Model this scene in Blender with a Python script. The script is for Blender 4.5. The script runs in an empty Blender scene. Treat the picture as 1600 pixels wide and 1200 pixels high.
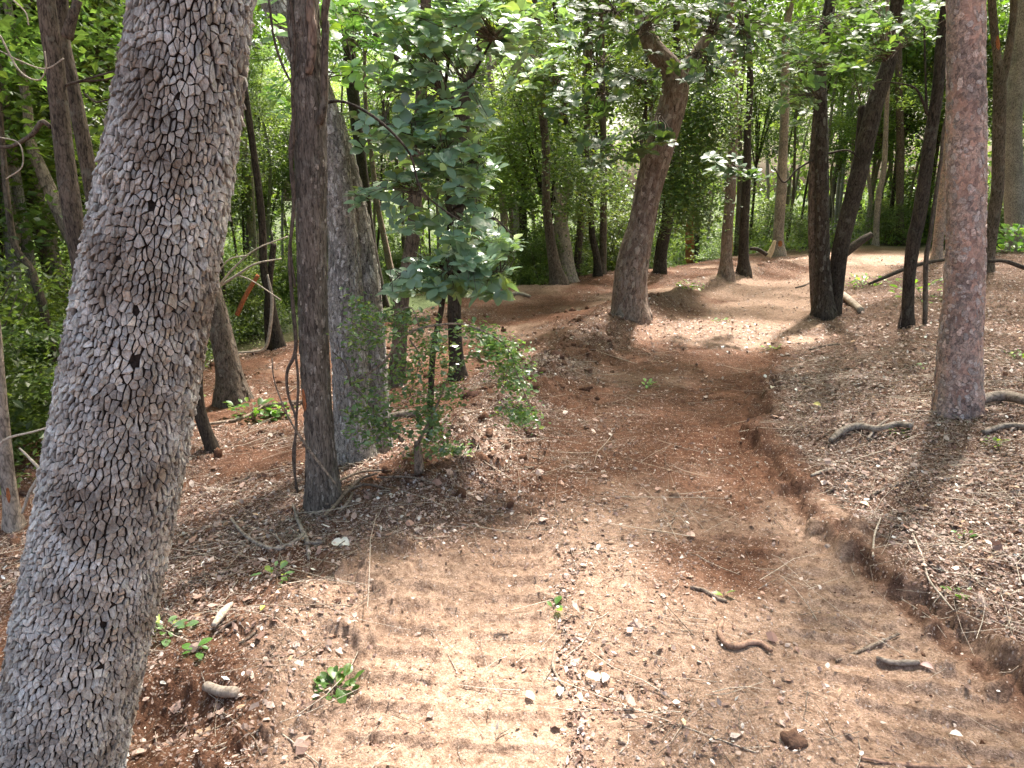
import bpy, math, random
import numpy as np
from math import radians, sin, cos, pi

random.seed(7)
RNG = np.random.default_rng(7)
S = bpy.context.scene
COL = S.collection

# ------------------------------------------------------------ camera, light
CAM_H = 2.0
PITCH = radians(15.5)
FPX = 1081.0                      # focal length in pixels of the 1600 px photograph
cam_d = bpy.data.cameras.new('camera')
cam = bpy.data.objects.new('camera', cam_d)
COL.objects.link(cam)
cam.location = (0, 0, CAM_H)
cam.rotation_euler = (pi / 2 - PITCH, 0, 0)
cam_d.sensor_width = 36.0
cam_d.lens = 36.0 * FPX / 1600.0
cam_d.clip_start = 0.05
cam_d.clip_end = 600
S.camera = cam

SUN_DIR = np.array([0.22, 0.42, 0.88]); SUN_DIR = SUN_DIR / np.linalg.norm(SUN_DIR)   # towards the sun
el = math.asin(SUN_DIR[2]); az = math.atan2(SUN_DIR[0], SUN_DIR[1])
W = bpy.data.worlds.new('World'); S.world = W
W.use_nodes = True
nt = W.node_tree
bg = nt.nodes['Background']
sky = nt.nodes.new('ShaderNodeTexSky')
sky.sky_type = 'NISHITA'; sky.sun_disc = False
sky.sun_elevation = el; sky.sun_rotation = az
sky.air_density = 1.0; sky.dust_density = 8.0; sky.ozone_density = 0.2
nt.links.new(sky.outputs[0], bg.inputs[0])
bg.inputs[1].default_value = 0.15
sun_d = bpy.data.lights.new('sun', 'SUN')
sun_d.energy = 4.5; sun_d.angle = radians(3.0); sun_d.color = (1.0, 0.95, 0.87)
sun = bpy.data.objects.new('sun', sun_d); COL.objects.link(sun)
from mathutils import Vector, Matrix
sun.rotation_euler = Vector(SUN_DIR).to_track_quat('Z', 'Y').to_euler()
S.view_settings.view_transform = 'Standard'
S.view_settings.look = 'None'
S.view_settings.exposure = 2.03
S.view_settings.gamma = 1.0
S.view_settings.use_curve_mapping = False
S.cycles.max_bounces = 7
S.cycles.diffuse_bounces = 4
S.cycles.glossy_bounces = 2
S.cycles.transmission_bounces = 3
S.cycles.transparent_max_bounces = 4
S.cycles.use_denoising = True

# ------------------------------------------------------------ numpy noise
def _hash(ix, iy, seed):
    h = (ix.astype(np.int64) * 374761393 + iy.astype(np.int64) * 668265263 + seed * 1442695041) & 0xFFFFFFFF
    h = ((h ^ (h >> 13)) * 1274126177) & 0xFFFFFFFF
    h = h ^ (h >> 16)
    return (h & 0xFFFFFF) / float(0xFFFFFF)

def vnoise(x, y, seed=0):
    x = np.asarray(x, float); y = np.asarray(y, float)
    ix = np.floor(x); iy = np.floor(y)
    fx = x - ix; fy = y - iy
    fx = fx * fx * (3 - 2 * fx); fy = fy * fy * (3 - 2 * fy)
    a = _hash(ix, iy, seed); b = _hash(ix + 1, iy, seed)
    c = _hash(ix, iy + 1, seed); d = _hash(ix + 1, iy + 1, seed)
    return (a + (b - a) * fx) * (1 - fy) + (c + (d - c) * fx) * fy

def fbm(x, y, seed=0, octs=4):
    s = 0; a = 0.5; t = 0
    for o in range(octs):
        s = s + a * vnoise(x * 2 ** o + 17.3 * o, y * 2 ** o - 9.1 * o, seed + o)
        t += a; a *= 0.5
    return s / t            # 0..1

def ss(a, b, x):
    t = np.clip((np.asarray(x, float) - a) / (b - a), 0, 1)
    return t * t * (3 - 2 * t)

# ------------------------------------------------------------ terrain
def edge_x(y):   # cut edge of the bank right of the trail
    return np.interp(y, [-5, 1.5, 2.5, 3.2, 4.2, 5.6, 7.7, 11.4, 15, 20, 25, 40], [2.9, 2.45, 2.05, 1.95, 1.90, 2.05, 2.9, 5.0, 7.2, 11, 17, 40])
def row_x(y):    # ridge of pushed up soil and litter left of the trail
    return np.interp(y, [-5, 2.2, 3.3, 4.6, 7.2, 10, 11.7, 15, 20, 40], [-1.3, -1.15, -0.85, -0.45, 0.25, 1.35, 2.0, 4.2, 8, 25])
def track_x(y):  # left crawler track
    return np.interp(y, [-5, 2, 4.5, 5.5, 7.2, 10, 14, 20], [-0.1, -0.05, 0.02, 0.25, 0.85, 2.0, 4.4, 9])

def H(x, y):
    x = np.asarray(x, float); y = np.asarray(y, float)
    d = x - edge_x(y) - 0.30 * (fbm(x * 1.1, y * 1.1, 3, 3) - 0.5) - 0.22 * (fbm(x * 6, y * 6, 5, 3) - 0.5)
    z = 0.09 * ss(0, 0.05, d) * ss(8.5, 5.5, y) + (.30 + .05 * ss(5.5, 8.5, y)) * ss(0.05, 2.2, d) + 0.35 * ss(2, 9, d)
    z = z + 0.10 * (fbm(x * 0.6, y * 0.6, 11, 3) - 0.5) * (1 + ss(0, 2, d))
    w = row_x(y)
    r = x - w
    nz = fbm(x * 1.7, y * 1.7, 21, 3)
    z = z + (0.06 + .10 * ss(3.6, 5.0, y) + 0.22 * (nz - 0.45)) * np.exp(-(r / 0.38) ** 2) * ss(30, 14, y) * ss(1.5, 3.0, y)
    z = z - 0.22 * ss(0.2, 2.5, -r) - 2.6 * ss(3.5, 15, -r) * ss(3, 9, y + 0.0 * x + 4)
    # litter mound round the foot of the tree where the trail forks
    z = z + 0.16 * np.exp(-((x - 2.0) ** 2 + (y - 11.3) ** 2) / 0.9)
    # mound of reddish spoil beyond it
    z = z + 0.25 * np.exp(-((x - 3.5) ** 2 / 9 + (y - 18.5) ** 2 / 2.0))
    z = z + 0.22 * np.exp(-((x - 0.2) ** 2 / 5 + (y - 15.5) ** 2 / 1.2))
    # far ground undulates gently
    z = z + 0.8 * (fbm(x * 0.05, y * 0.05, 31, 2) - 0.5) * ss(22, 60, y)
    return z

def Hd(x, y):    # fine relief
    rr = np.hypot(x, y)
    d = x - edge_x(y)
    w = row_x(y)
    r = x - w
    lump = fbm(x * 4, y * 4, 41, 4)
    fine = fbm(x * 16, y * 16, 51, 3)
    rough = np.clip(0.16 + 0.9 * np.exp(-(r / 0.6) ** 2) + 0.6 * ss(0.3, 2, -r) + 0.55 * ss(0, 0.4, d) + 1.1 * np.exp(-((d) / 0.25) ** 2) * ss(10, 7, y), 0, 1.6)
    t0_ = x - track_x(y); calm = 1 - .75 * np.maximum(ss(-.24, -.16, t0_) * ss(.27, .19, t0_) * ss(12, 9, y), ss(-.66, -.58, t0_) * ss(-.18, -.26, t0_) * ss(3.7, 3.1, y))
    z = 0.11 * (lump - 0.5) * rough * calm + 0.034 * (fine - 0.5) * (0.45 + rough)
    # clods: sharp lumps along the cut and the ridge
    cl = ss(0.60, 0.72, fbm(x * 9, y * 9, 61, 3))
    z = z + 0.045 * cl * (np.exp(-(r / 0.55) ** 2) + np.exp(-((d) / 0.22) ** 2) + 0.35 * ss(0.3, 1.5, -r)) * (0.5 + fine)
    z = z + 0.05 * (fbm(x * 13, y * 13, 63, 4) - .5) * np.exp(-((d + .0) / 0.12) ** 2) * ss(9, 7, y)
    # crawler tread bars
    t = track_x(y)
    yy = y + 0.05 * (x - t) + 0.022 * (vnoise(x * 3, y * 3, 71) - 0.5)
    ph = (yy / 0.165) % 1.0
    bar = ss(0, 0.10, ph) * (1 - 0.8 * ss(0.14, 0.34, ph) - .2 * ss(.4, 1, ph))
    wear = ss(0.25, 0.62, fbm(x * 1.6, y * 1.6, 77, 3))
    def band(a, b):
        e = 0.025 * (vnoise(y * 12, x * 2, 79) - .5)
        return ss(a - 0.02, a + 0.03, x - t + e) * ss(b + 0.02, b - 0.03, x - t + e)
    z = z + 0.036 * (bar - 0.3) * band(-0.18, 0.21) * (0.7 + 0.3 * wear) * ss(13, 10, y)
    z = z + 0.036 * (bar - 0.3) * band(-0.60, -0.24) * ss(3.5, 3.1, y) * (0.65 + 0.35 * wear)
    ph2 = ((y + 0.3 * x) / 0.155) % 1.0
    bar2 = ss(0, 0.13, ph2) * (1 - 0.8 * ss(0.13, 0.45, ph2) - .2 * ss(.4, 1, ph2))
    z = z + 0.034 * (bar2 - 0.3) * ss(-0.75, -0.65, d) * ss(-0.12, -0.2, d) * wear * ss(9, 6, y)
    # shallow hollow rut right of the middle
    z = z - 0.035 * np.exp(-((d + 0.6) / 0.36) ** 2) - 0.03 * np.exp(-((x - t) / 0.25) ** 2)
    # faint rubber-tyre tread lines
    ph3 = ((y + 0.5 * (x - t)) / 0.045) % 1.0
    z = z + 0.004 * np.sin(ph3 * 2 * pi) * np.exp(-((d + 0.6) / 0.2) ** 2) * wear * ss(6, 4.5, y)
    # hole dug at the lower left
    z = z - 0.20 * np.exp(-((x + 1.40) ** 2 + (y - 2.30) ** 2) / 0.020) * (0.6 + 0.8 * lump)
    return z

def HT(x, y):
    return H(x, y) + Hd(x, y)

cp_, sp_ = cos(PITCH), sin(PITCH)
def ray(u, v):
    n = (v - 600) / FPX
    return np.array([(u - 800) / FPX, cp_ - n * sp_, -(sp_ + n * cp_)])     # depth along the axis = 1
def P(u, v, Y):
    d = ray(u, v); t = Y / d[1]
    return np.array([0, 0, CAM_H]) + d * t, t
def G(u, v):
    d = ray(u, v)
    t = np.linspace(1.0, 60, 6000)
    p = d[None] * t[:, None]; p[:, 2] += CAM_H
    below = p[:, 2] < H(p[:, 0], p[:, 1])
    if not below.any():
        q = p[-1]; return np.array([q[0], q[1], float(H(q[0], q[1]))])
    q = p[np.argmax(below)]
    return np.array([q[0], q[1], float(HT(q[0], q[1]))])

# ------------------------------------------------------------ mesh helpers
def mesh_from(name, v, f, mat, col=None, smooth=True):
    v = np.ascontiguousarray(v, np.float32); f = np.ascontiguousarray(f, np.int32)
    me = bpy.data.meshes.new(name)
    me.vertices.add(len(v)); me.vertices.foreach_set('co', v.ravel())
    k = f.shape[1]
    me.loops.add(f.size); me.loops.foreach_set('vertex_index', f.ravel())
    me.polygons.add(len(f)); me.polygons.foreach_set('loop_start', np.arange(0, f.size, k, dtype=np.int32))
    try: me.polygons.foreach_set('loop_total', np.full(len(f), k, np.int32))
    except Exception: pass
    me.polygons.foreach_set('use_smooth', np.full(len(f), smooth, bool))
    if col is not None:
        a = me.attributes.new('col', 'FLOAT_COLOR', 'POINT')
        c = np.ones((len(v), 4), np.float32); c[:, :col.shape[1]] = col
        a.data.foreach_set('color', c.ravel())
    me.update(calc_edges=True)
    me.materials.append(mat)
    return me

def obj(name, v, f, mat, parent=None, col=None, smooth=True, kind=None, origin=None):
    v = np.asarray(v, float)
    if origin is None:
        origin = np.array(parent.location) if parent is not None else np.zeros(3)
    me = mesh_from(name, v - np.asarray(origin), f, mat, col, smooth)
    o = bpy.data.objects.new(name, me); COL.objects.link(o)
    if parent is not None: o.parent = parent
    else: o.location = origin
    if kind: o['kind'] = kind
    return o

def tag(o, label, cat, group=None):
    o['label'] = label; o['category'] = cat
    if group: o['group'] = group
    return o
def thing(name, label, cat, loc, group=None):
    o = bpy.data.objects.new(name, None); COL.objects.link(o)
    o.location = tuple(float(q) for q in loc); o.empty_display_size = 0.2
    return tag(o, label, cat, group)

def catmull(p, n):
    p = np.asarray(p, float)
    if len(p) == 2: return p[0] + (p[1] - p[0]) * np.linspace(0, 1, n)[:, None]
    q = np.vstack([2 * p[0] - p[1], p, 2 * p[-1] - p[-2]])
    L = np.concatenate([[0], np.cumsum(np.linalg.norm(np.diff(p[:, :3], axis=0), axis=1))])
    s = np.linspace(0, L[-1], n)
    i = np.clip(np.searchsorted(L, s, side='right') - 1, 0, len(p) - 2)
    t = ((s - L[i]) / np.maximum(L[i + 1] - L[i], 1e-9))[:, None]
    a, b, c, d = q[i], q[i + 1], q[i + 2], q[i + 3]
    return 0.5 * (2 * b + (c - a) * t + (2 * a - 5 * b + 4 * c - d) * t ** 2 + (3 * b - a - 3 * c + d) * t ** 3)

def frames(c):
    T = np.gradient(c, axis=0); T /= np.maximum(np.linalg.norm(T, axis=1, keepdims=True), 1e-9)
    ref = np.array([0., -1., 0.])                  # angle 0 faces the camera side
    if abs(T[0] @ ref) > 0.9: ref = np.array([0., 0, 1.])
    A = np.zeros_like(c)
    a = ref - T[0] * (ref @ T[0]); a /= np.linalg.norm(a)
    for i in range(len(c)):
        a = a - T[i] * (a @ T[i]); a /= np.linalg.norm(a); A[i] = a
    return T, A, np.cross(T, A)

def tube_arrays(pts, rad, n, segs, rough=0.0, fx=3, fz=6, seed=0, cap=True):
    pr = np.column_stack([pts, rad])
    c4 = catmull(pr, n); c = c4[:, :3]; r = np.maximum(c4[:, 3], 1e-4)
    T, A, B = frames(c)
    th = np.linspace(0, 2 * pi, segs, endpoint=False)
    L = np.concatenate([[0], np.cumsum(np.linalg.norm(np.diff(c, axis=0), axis=1))])
    R = r[:, None] * np.ones(segs)[None]
    if rough:
        cx, sx = np.cos(th) * fx, np.sin(th) * fx
        nz = fbm(cx[None] + 5 + seed, L[:, None] * fz + sx[None] * 1.7, seed, 3) + fbm(sx[None] * 2 + 50, L[:, None] * fz * 0.4 + cx[None] * 2, seed + 9, 3) - 1
        R = R * (1 + rough * nz)
    v = c[:, None] + R[..., None] * (np.cos(th)[None, :, None] * A[:, None] + np.sin(th)[None, :, None] * B[:, None])
    v = v.reshape(-1, 3)
    i = np.arange(n - 1)[:, None] * segs; j = np.arange(segs)[None]; j2 = (j + 1) % segs
    f = np.stack([i + j, i + j2, i + segs + j2, i + segs + j], -1).reshape(-1, 4)
    if cap:
        b = len(v); v = np.vstack([v, c[:1], c[-1:]])
        j = np.arange(segs); j2 = (j + 1) % segs
        f = np.vstack([f, np.stack([j2, j, np.full(segs, b), np.full(segs, b)], -1)[:, :4], np.stack([(n - 1) * segs + j, (n - 1) * segs + j2, np.full(segs, b + 1), np.full(segs, b + 1)], -1)])
        # degenerate quads are turned into proper quads by pairing segments
        f = f[:-2 * segs]
        ev = [k for k in range(0, segs - 1, 2)]
        caps = [[(k + 2) % segs, k + 1, k, b] for k in ev] + [[(n - 1) * segs + k, (n - 1) * segs + k + 1, (n - 1) * segs + (k + 2) % segs, b + 1] for k in ev]
        f = np.vstack([f, np.array(caps)])
    return v, f, (c, r, A, B, L)

class Bag:
    def __init__(s): s.v = []; s.f = []; s.c = []; s.n = 0
    def add(s, v, f, c=None):
        s.v.append(v); s.f.append(f + s.n); s.n += len(v)
        if c is not None: s.c.append(np.broadcast_to(np.concatenate([np.asarray(c, float).reshape(-1, 3), np.zeros((len(np.asarray(c).reshape(-1, 3)), 1))], 1), (len(v), 4)))
    def out(s):
        return np.vstack(s.v), np.vstack(s.f), (np.vstack(s.c) if s.c else None)

# leaf templates: x across, y along, z up out of the blade
def leaf_small():
    v = np.array([[0, 0, 0], [-.28, .45, .09], [0, 1, 0], [.28, .45, .09]], float)
    return v, np.array([[0, 2, 1], [0, 3, 2]])
def leaf_oval(wd=.25, cup=.05, bend=.12):
    ys = [0, .25, .55, .82, 1.0]; ws = [0.03, .72 * wd * 1.2, wd * 1.25, wd * .85, 0.02]
    v = []; f = []
    for y, w in zip(ys, ws):
        z = -bend * (y - .4) ** 2 * 2
        v += [[-w, y, z + cup * w / wd], [0, y, z], [w, y, z + cup * w / wd]]
    for i in range(4):
        a = i * 3
        for k in (0, 1):
            f += [[a + k, a + k + 1, a + k + 4], [a + k, a + k + 4, a + k + 3]]
    return np.array(v), np.array(f)
def leaf_dry():
    v = np.array([[0, 0, 0], [-.25, .3, .12], [-.22, .7, .02], [0.05, 1, .1], [.24, .65, .16], [.26, .3, .03]], float)
    return v, np.array([[0, 5, 1], [1, 5, 4], [1, 4, 2], [2, 4, 3]])

def place_leaves(tpl, pos, d, nrm, size, col=None, wvar=None):
    """many leaves as arrays: d is the leaf axis, nrm its normal"""
    v, f = tpl
    d = d / np.maximum(np.linalg.norm(d, axis=1, keepdims=True), 1e-9)
    s = np.cross(d, nrm); s /= np.maximum(np.linalg.norm(s, axis=1, keepdims=True), 1e-9)
    n = np.cross(s, d)
    w = np.ones(len(pos)) if wvar is None else wvar
    V = pos[:, None] + size[:, None, None] * (v[None, :, 0:1] * w[:, None, None] * s[:, None] + v[None, :, 1:2] * d[:, None] + v[None, :, 2:3] * n[:, None])
    F = f[None] + (np.arange(len(pos)) * len(v))[:, None, None]
    C = None if col is None else np.repeat(col, len(v), axis=0)
    return V.reshape(-1, 3), F.reshape(-1, 3), C

def rand_dirs(n, rng=RNG):
    v = rng.normal(size=(n, 3)); return v / np.linalg.norm(v, axis=1, keepdims=True)

# ------------------------------------------------------------ materials
def new_mat(name):
    m = bpy.data.materials.new(name); m.use_nodes = True
    N = m.node_tree.nodes; Lk = m.node_tree.links
    for n in list(N): N.remove(n)
    out = N.new('ShaderNodeOutputMaterial'); return m, N, Lk, out
def nn(N, t, **kw):
    n = N.new(t)
    for k, v in kw.items(): setattr(n, k, v)
    return n
def ramp(N, Lk, src, stops):
    r = N.new('ShaderNodeValToRGB'); Lk.new(src, r.inputs[0])
    el = r.color_ramp.elements
    while len(el) > 1: el.remove(el[-1])
    el[0].position, el[0].color = stops[0][0], (*stops[0][1], 1)
    for p, c in stops[1:]:
        e = el.new(p); e.color = (*c, 1)
    return r.outputs[0]
def noise(N, Lk, vec, scale, detail=4, rough=.6, dist=0):
    n = N.new('ShaderNodeTexNoise'); n.inputs['Scale'].default_value = scale
    n.inputs['Detail'].default_value = detail; n.inputs['Roughness'].default_value = rough; n.inputs['Distortion'].default_value = dist
    if vec is not None: Lk.new(vec, n.inputs['Vector'])
    return n.outputs[0]
def mapping(N, Lk, src, sc):
    m = N.new('ShaderNodeMapping'); m.inputs['Scale'].default_value = sc; Lk.new(src, m.inputs['Vector']); return m.outputs[0]
def mix(N, Lk, a, b, fac, mode='MIX'):
    m = N.new('ShaderNodeMix'); m.data_type = 'RGBA'; m.blend_type = mode
    for s, i in ((fac, 0), (a, 6), (b, 7)):
        if hasattr(s, 'links'): Lk.new(s, m.inputs[i])
        else: m.inputs[i].default_value = s if i == 0 else (*s, 1)
    return m.outputs[2]
def math_(N, Lk, op, a, b=0.5):
    m = N.new('ShaderNodeMath'); m.operation = op
    for s, i in ((a, 0), (b, 1)):
        if hasattr(s, 'links'): Lk.new(s, m.inputs[i])
        else: m.inputs[i].default_value = s
    return m.outputs[0]
def bump(N, Lk, h, strength, dist):
    b = N.new('ShaderNodeBump'); b.inputs['Strength'].default_value = strength; b.inputs['Distance'].default_value = dist
    Lk.new(h, b.inputs['Height']); return b.outputs[0]
def principled(N, Lk, out, color, rough=.9, spec=.3, normal=None):
    p = N.new('ShaderNodeBsdfPrincipled')
    if hasattr(color, 'links'): Lk.new(color, p.inputs['Base Color'])
    else: p.inputs['Base Color'].default_value = (*color, 1)
    if hasattr(rough, 'links'): Lk.new(rough, p.inputs['Roughness'])
    else: p.inputs['Roughness'].default_value = rough
    p.inputs['Specular IOR Level'].default_value = spec
    if normal is not None: Lk.new(normal, p.inputs['Normal'])
    if out is not None: Lk.new(p.outputs[0], out.inputs['Surface'])
    return p

def leaf_mat(name, tint, rough=.45, trans=.45, spec=.5, sat_trans=(1.25, 1.35, .45), vary=.35, use_attr=True):
    m, N, Lk, out = new_mat(name)
    oi = nn(N, 'ShaderNodeObjectInfo')
    base = tint
    if use_attr:
        at = nn(N, 'ShaderNodeAttribute', attribute_name='col')
        base = mix(N, Lk, tint, at.outputs['Color'], 1.0, 'MULTIPLY')
    hs = nn(N, 'ShaderNodeHueSaturation')
    mr = nn(N, 'ShaderNodeMapRange'); mr.inputs[3].default_value = 1 - vary; mr.inputs[4].default_value = 1 + vary
    Lk.new(oi.outputs['Random'], mr.inputs[0]); Lk.new(mr.outputs[0], hs.inputs['Value'])
    hu = nn(N, 'ShaderNodeMapRange'); hu.inputs[3].default_value = .485; hu.inputs[4].default_value = .515
    mm = math_(N, Lk, 'FRACT', math_(N, Lk, 'MULTIPLY', oi.outputs['Random'], 17.3))
    Lk.new(mm, hu.inputs[0]); Lk.new(hu.outputs[0], hs.inputs['Hue'])
    if hasattr(base, 'links'): Lk.new(base, hs.inputs['Color'])
    else: hs.inputs['Color'].default_value = (*base, 1)
    c = hs.outputs[0]
    p = principled(N, Lk, None, c, rough, spec)
    tc = mix(N, Lk, c, sat_trans, 1.0, 'MULTIPLY')
    tc = mix(N, Lk, tc, (2.0, 2.0, 2.0), 1.0, 'MULTIPLY')
    t = nn(N, 'ShaderNodeBsdfTranslucent'); Lk.new(tc, t.inputs[0])
    ms = nn(N, 'ShaderNodeMixShader'); ms.inputs[0].default_value = trans
    Lk.new(p.outputs[0], ms.inputs[1]); Lk.new(t.outputs[0], ms.inputs[2]); Lk.new(ms.outputs[0], out.inputs['Surface'])
    return m

def bark_mat(name, dark, light, lichen=None, zs=.25, scale=30, bstr=.8, bdist=.012, wear=None, wear_amt=.5, flaky=False):
    m, N, Lk, out = new_mat(name)
    geo = nn(N, 'ShaderNodeNewGeometry')
    pos = mapping(N, Lk, geo.outputs['Position'], (1, 1, zs))
    n1 = noise(N, Lk, pos, scale, 6, .65, .6)
    vo = nn(N, 'ShaderNodeTexVoronoi', feature='DISTANCE_TO_EDGE'); vo.inputs['Scale'].default_value = scale * 1.3
    wob = nn(N, 'ShaderNodeVectorMath', operation='ADD')
    nz = nn(N, 'ShaderNodeTexNoise'); nz.inputs['Scale'].default_value = scale * .6; Lk.new(pos, nz.inputs['Vector'])
    sc = nn(N, 'ShaderNodeVectorMath', operation='SCALE'); sc.inputs['Scale'].default_value = .05; Lk.new(nz.outputs['Color'], sc.inputs[0])
    Lk.new(pos, wob.inputs[0]); Lk.new(sc.outputs[0], wob.inputs[1]); Lk.new(wob.outputs[0], vo.inputs['Vector'])
    crack = ramp(N, Lk, vo.outputs['Distance'], [(0, (0, 0, 0)), (.18, (1, 1, 1))])
    h = mix(N, Lk, n1, crack, .13)
    c = ramp(N, Lk, h, [(.36, dark), (.62, light)])
    if lichen is not None:
        n2 = noise(N, Lk, geo.outputs['Position'], 9, 5, .7)
        f = ramp(N, Lk, n2, [(.56, (0, 0, 0)), (.66, (1, 1, 1))])
        f2 = math_(N, Lk, 'MULTIPLY', f, .55)
        c = mix(N, Lk, c, lichen, f2)
    if wear is not None:
        n3 = noise(N, Lk, mapping(N, Lk, geo.outputs['Position'], (1, 1, .6)), 7, 6, .65, .4)
        f = ramp(N, Lk, n3, [(.48, (0, 0, 0)), (.56, (1, 1, 1))])
        c = mix(N, Lk, c, wear, math_(N, Lk, 'MULTIPLY', f, wear_amt))
    if flaky:
        v2 = nn(N, 'ShaderNodeTexVoronoi'); v2.inputs['Scale'].default_value = 38
        Lk.new(mapping(N, Lk, wob.outputs[0], (1, 1, .9)), v2.inputs['Vector'])
        s2 = nn(N, 'ShaderNodeSeparateColor'); Lk.new(v2.outputs['Color'], s2.inputs[0])
        c = mix(N, Lk, c, ramp(N, Lk, s2.outputs[0], [(.1, (.55, .55, .58)), (.5, (1, 1, 1)), (.9, (1.25, 1.15, 1.1))]), .8, 'MULTIPLY')
        h = math_(N, Lk, 'ADD', h, math_(N, Lk, 'MULTIPLY', s2.outputs[1], .5))
    big = noise(N, Lk, geo.outputs['Position'], 2.3, 3, .5)
    bc = ramp(N, Lk, big, [(.3, (.72, .72, .72)), (.7, (1.2, 1.17, 1.14))])
    c = mix(N, Lk, c, bc, 1.0, 'MULTIPLY')
    fine = noise(N, Lk, pos, scale * 4, 4, .7)
    hh = math_(N, Lk, 'ADD', math_(N, Lk, 'MULTIPLY', h, 1.0), math_(N, Lk, 'MULTIPLY', fine, .25))
    principled(N, Lk, out, c, .9, .25, bump(N, Lk, hh, bstr, bdist))
    return m

M = {}
M['leaf_bg'] = leaf_mat('green_leaves', (.098, .150, .048), .42, .44, .5, (1.12, 1.1, .62))
M['leaf_bg2'] = leaf_mat('dark_green_leaves', (.075, .122, .050), .45, .38, .55, (1.2, 1.2, .5))
M['leaf_canopy'] = leaf_mat('canopy_leaves', (.060, .11, .024), .45, .40, .4)
M['leaf_broad'] = leaf_mat('broad_glossy_leaves', (.180, .265, .185), .34, .20, 1.0, (1.3, 1.4, .35), .30)
M['leaf_shrub'] = leaf_mat('small_glossy_leaves', (.15, .25, .11), .24, .34, 1.0)
M['bark_brown'] = bark_mat('brown_bark', (.032, .025, .020), (.185, .155, .128), (.26, .245, .21), .16, 70, .9, .008)
M['bark_gray'] = bark_mat('grey_bark', (.06, .052, .046), (.42, .385, .345), (.36, .34, .30), .4, 60, 1, .014)
M['bark_dark'] = bark_mat('dark_bark', (.012, .009, .007), (.075, .058, .044), (.13, .12, .10), .3, 40, .9, .01)
M['bark_red'] = bark_mat('reddish_bark', (.06, .042, .032), (.33, .25, .20), (.29, .265, .235), .3, 34, 1, .016, (.19, .10, .065), .30)
M['bark_pink'] = bark_mat('flaking_pinkish_bark', (.20, .15, .128), (.54, .41, .355), (.36, .34, .32), .8, 45, 1, .012, (.52, .31, .24), .5, True)
M['bark_pale'] = bark_mat('pale_bark', (.10, .08, .065), (.40, .33, .27), (.40, .38, .33), .35, 34, .9, .01)
M['bark_mid'] = bark_mat('middle_brown_bark', (.028, .021, .016), (.17, .13, .10), (.2, .19, .16), .3, 40, .9, .01)
M['root_brown'] = bark_mat('smooth_brown_root', (.14, .085, .06), (.34, .215, .155), None, .5, 30, .4, .003)
M['lying_gray'] = bark_mat('weathered_grey_wood', (.10, .08, .065), (.32, .27, .225), None, 1, 22, .5, .004)
M['lying_pale'] = bark_mat('pale_cut_wood', (.20, .16, .125), (.42, .35, .29), None, 1, 22, .5, .004)
M['lying_brown'] = bark_mat('brown_fallen_wood', (.05, .035, .027), (.19, .14, .11), None, 1, 22, .5, .004)
M['lying_dark'] = bark_mat('dark_fallen_wood', (.02, .015, .012), (.09, .07, .055), None, 1, 22, .5, .004)
M['twig'] = bark_mat('dry_twig', (.06, .045, .035), (.28, .22, .17), None, .5, 60, .5, .004)
M['twig_pale'] = bark_mat('bleached_stick', (.22, .18, .14), (.52, .45, .37), None, .5, 60, .5, .004)
M['twig_dark'] = bark_mat('dark_twig', (.03, .022, .016), (.13, .10, .08), None, .5, 60, .5, .004)
M['wound'] = bark_mat('raw_orange_wood', (.16, .055, .025), (.48, .17, .07), None, .3, 70, .6, .004)
M['rawwood'] = bark_mat('raw_pale_wood', (.42, .28, .16), (.72, .56, .38), None, .2, 60, .6, .004)

def plate_mat():
    m, N, Lk, out = new_mat('bark_plate_surface')
    geo = nn(N, 'ShaderNodeNewGeometry'); at = nn(N, 'ShaderNodeAttribute', attribute_name='col')
    n1 = noise(N, Lk, mapping(N, Lk, geo.outputs['Position'], (1, 1, .6)), 130, 6, .75, .3)
    n2 = noise(N, Lk, geo.outputs['Position'], 5, 4, .6)
    c = mix(N, Lk, at.outputs['Color'], ramp(N, Lk, n1, [(.3, (.42, .38, .36)), (.6, (1.1, 1.1, 1.1))]), 1.0, 'MULTIPLY')
    c = mix(N, Lk, c, ramp(N, Lk, n2, [(.36, (.50, .42, .36)), (.58, (1.12, 1.08, 1.05))]), 1.0, 'MULTIPLY')
    principled(N, Lk, out, c, .75, .35, bump(N, Lk, n1, 1.0, .010))
    return m
M['plate'] = plate_mat()
m, N, Lk, out = new_mat('dark_fissure_bark')
geo = nn(N, 'ShaderNodeNewGeometry')
n1 = noise(N, Lk, geo.outputs['Position'], 90, 5)
principled(N, Lk, out, ramp(N, Lk, n1, [(.3, (.010, .008, .007)), (.7, (.045, .035, .030))]), .95, .1, bump(N, Lk, n1, 1, .01))
M['fissure'] = m

def litter_mat():
    m, N, Lk, out = new_mat('dry_fallen_leaves')
    at = nn(N, 'ShaderNodeAttribute', attribute_name='col')
    p = principled(N, Lk, None, at.outputs['Color'], .55, .4)
    t = nn(N, 'ShaderNodeBsdfTranslucent'); Lk.new(at.outputs['Color'], t.inputs[0])
    ms = nn(N, 'ShaderNodeMixShader'); ms.inputs[0].default_value = .12
    Lk.new(p.outputs[0], ms.inputs[1]); Lk.new(t.outputs[0], ms.inputs[2]); Lk.new(ms.outputs[0], out.inputs['Surface'])
    return m
M['litter'] = litter_mat()

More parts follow.
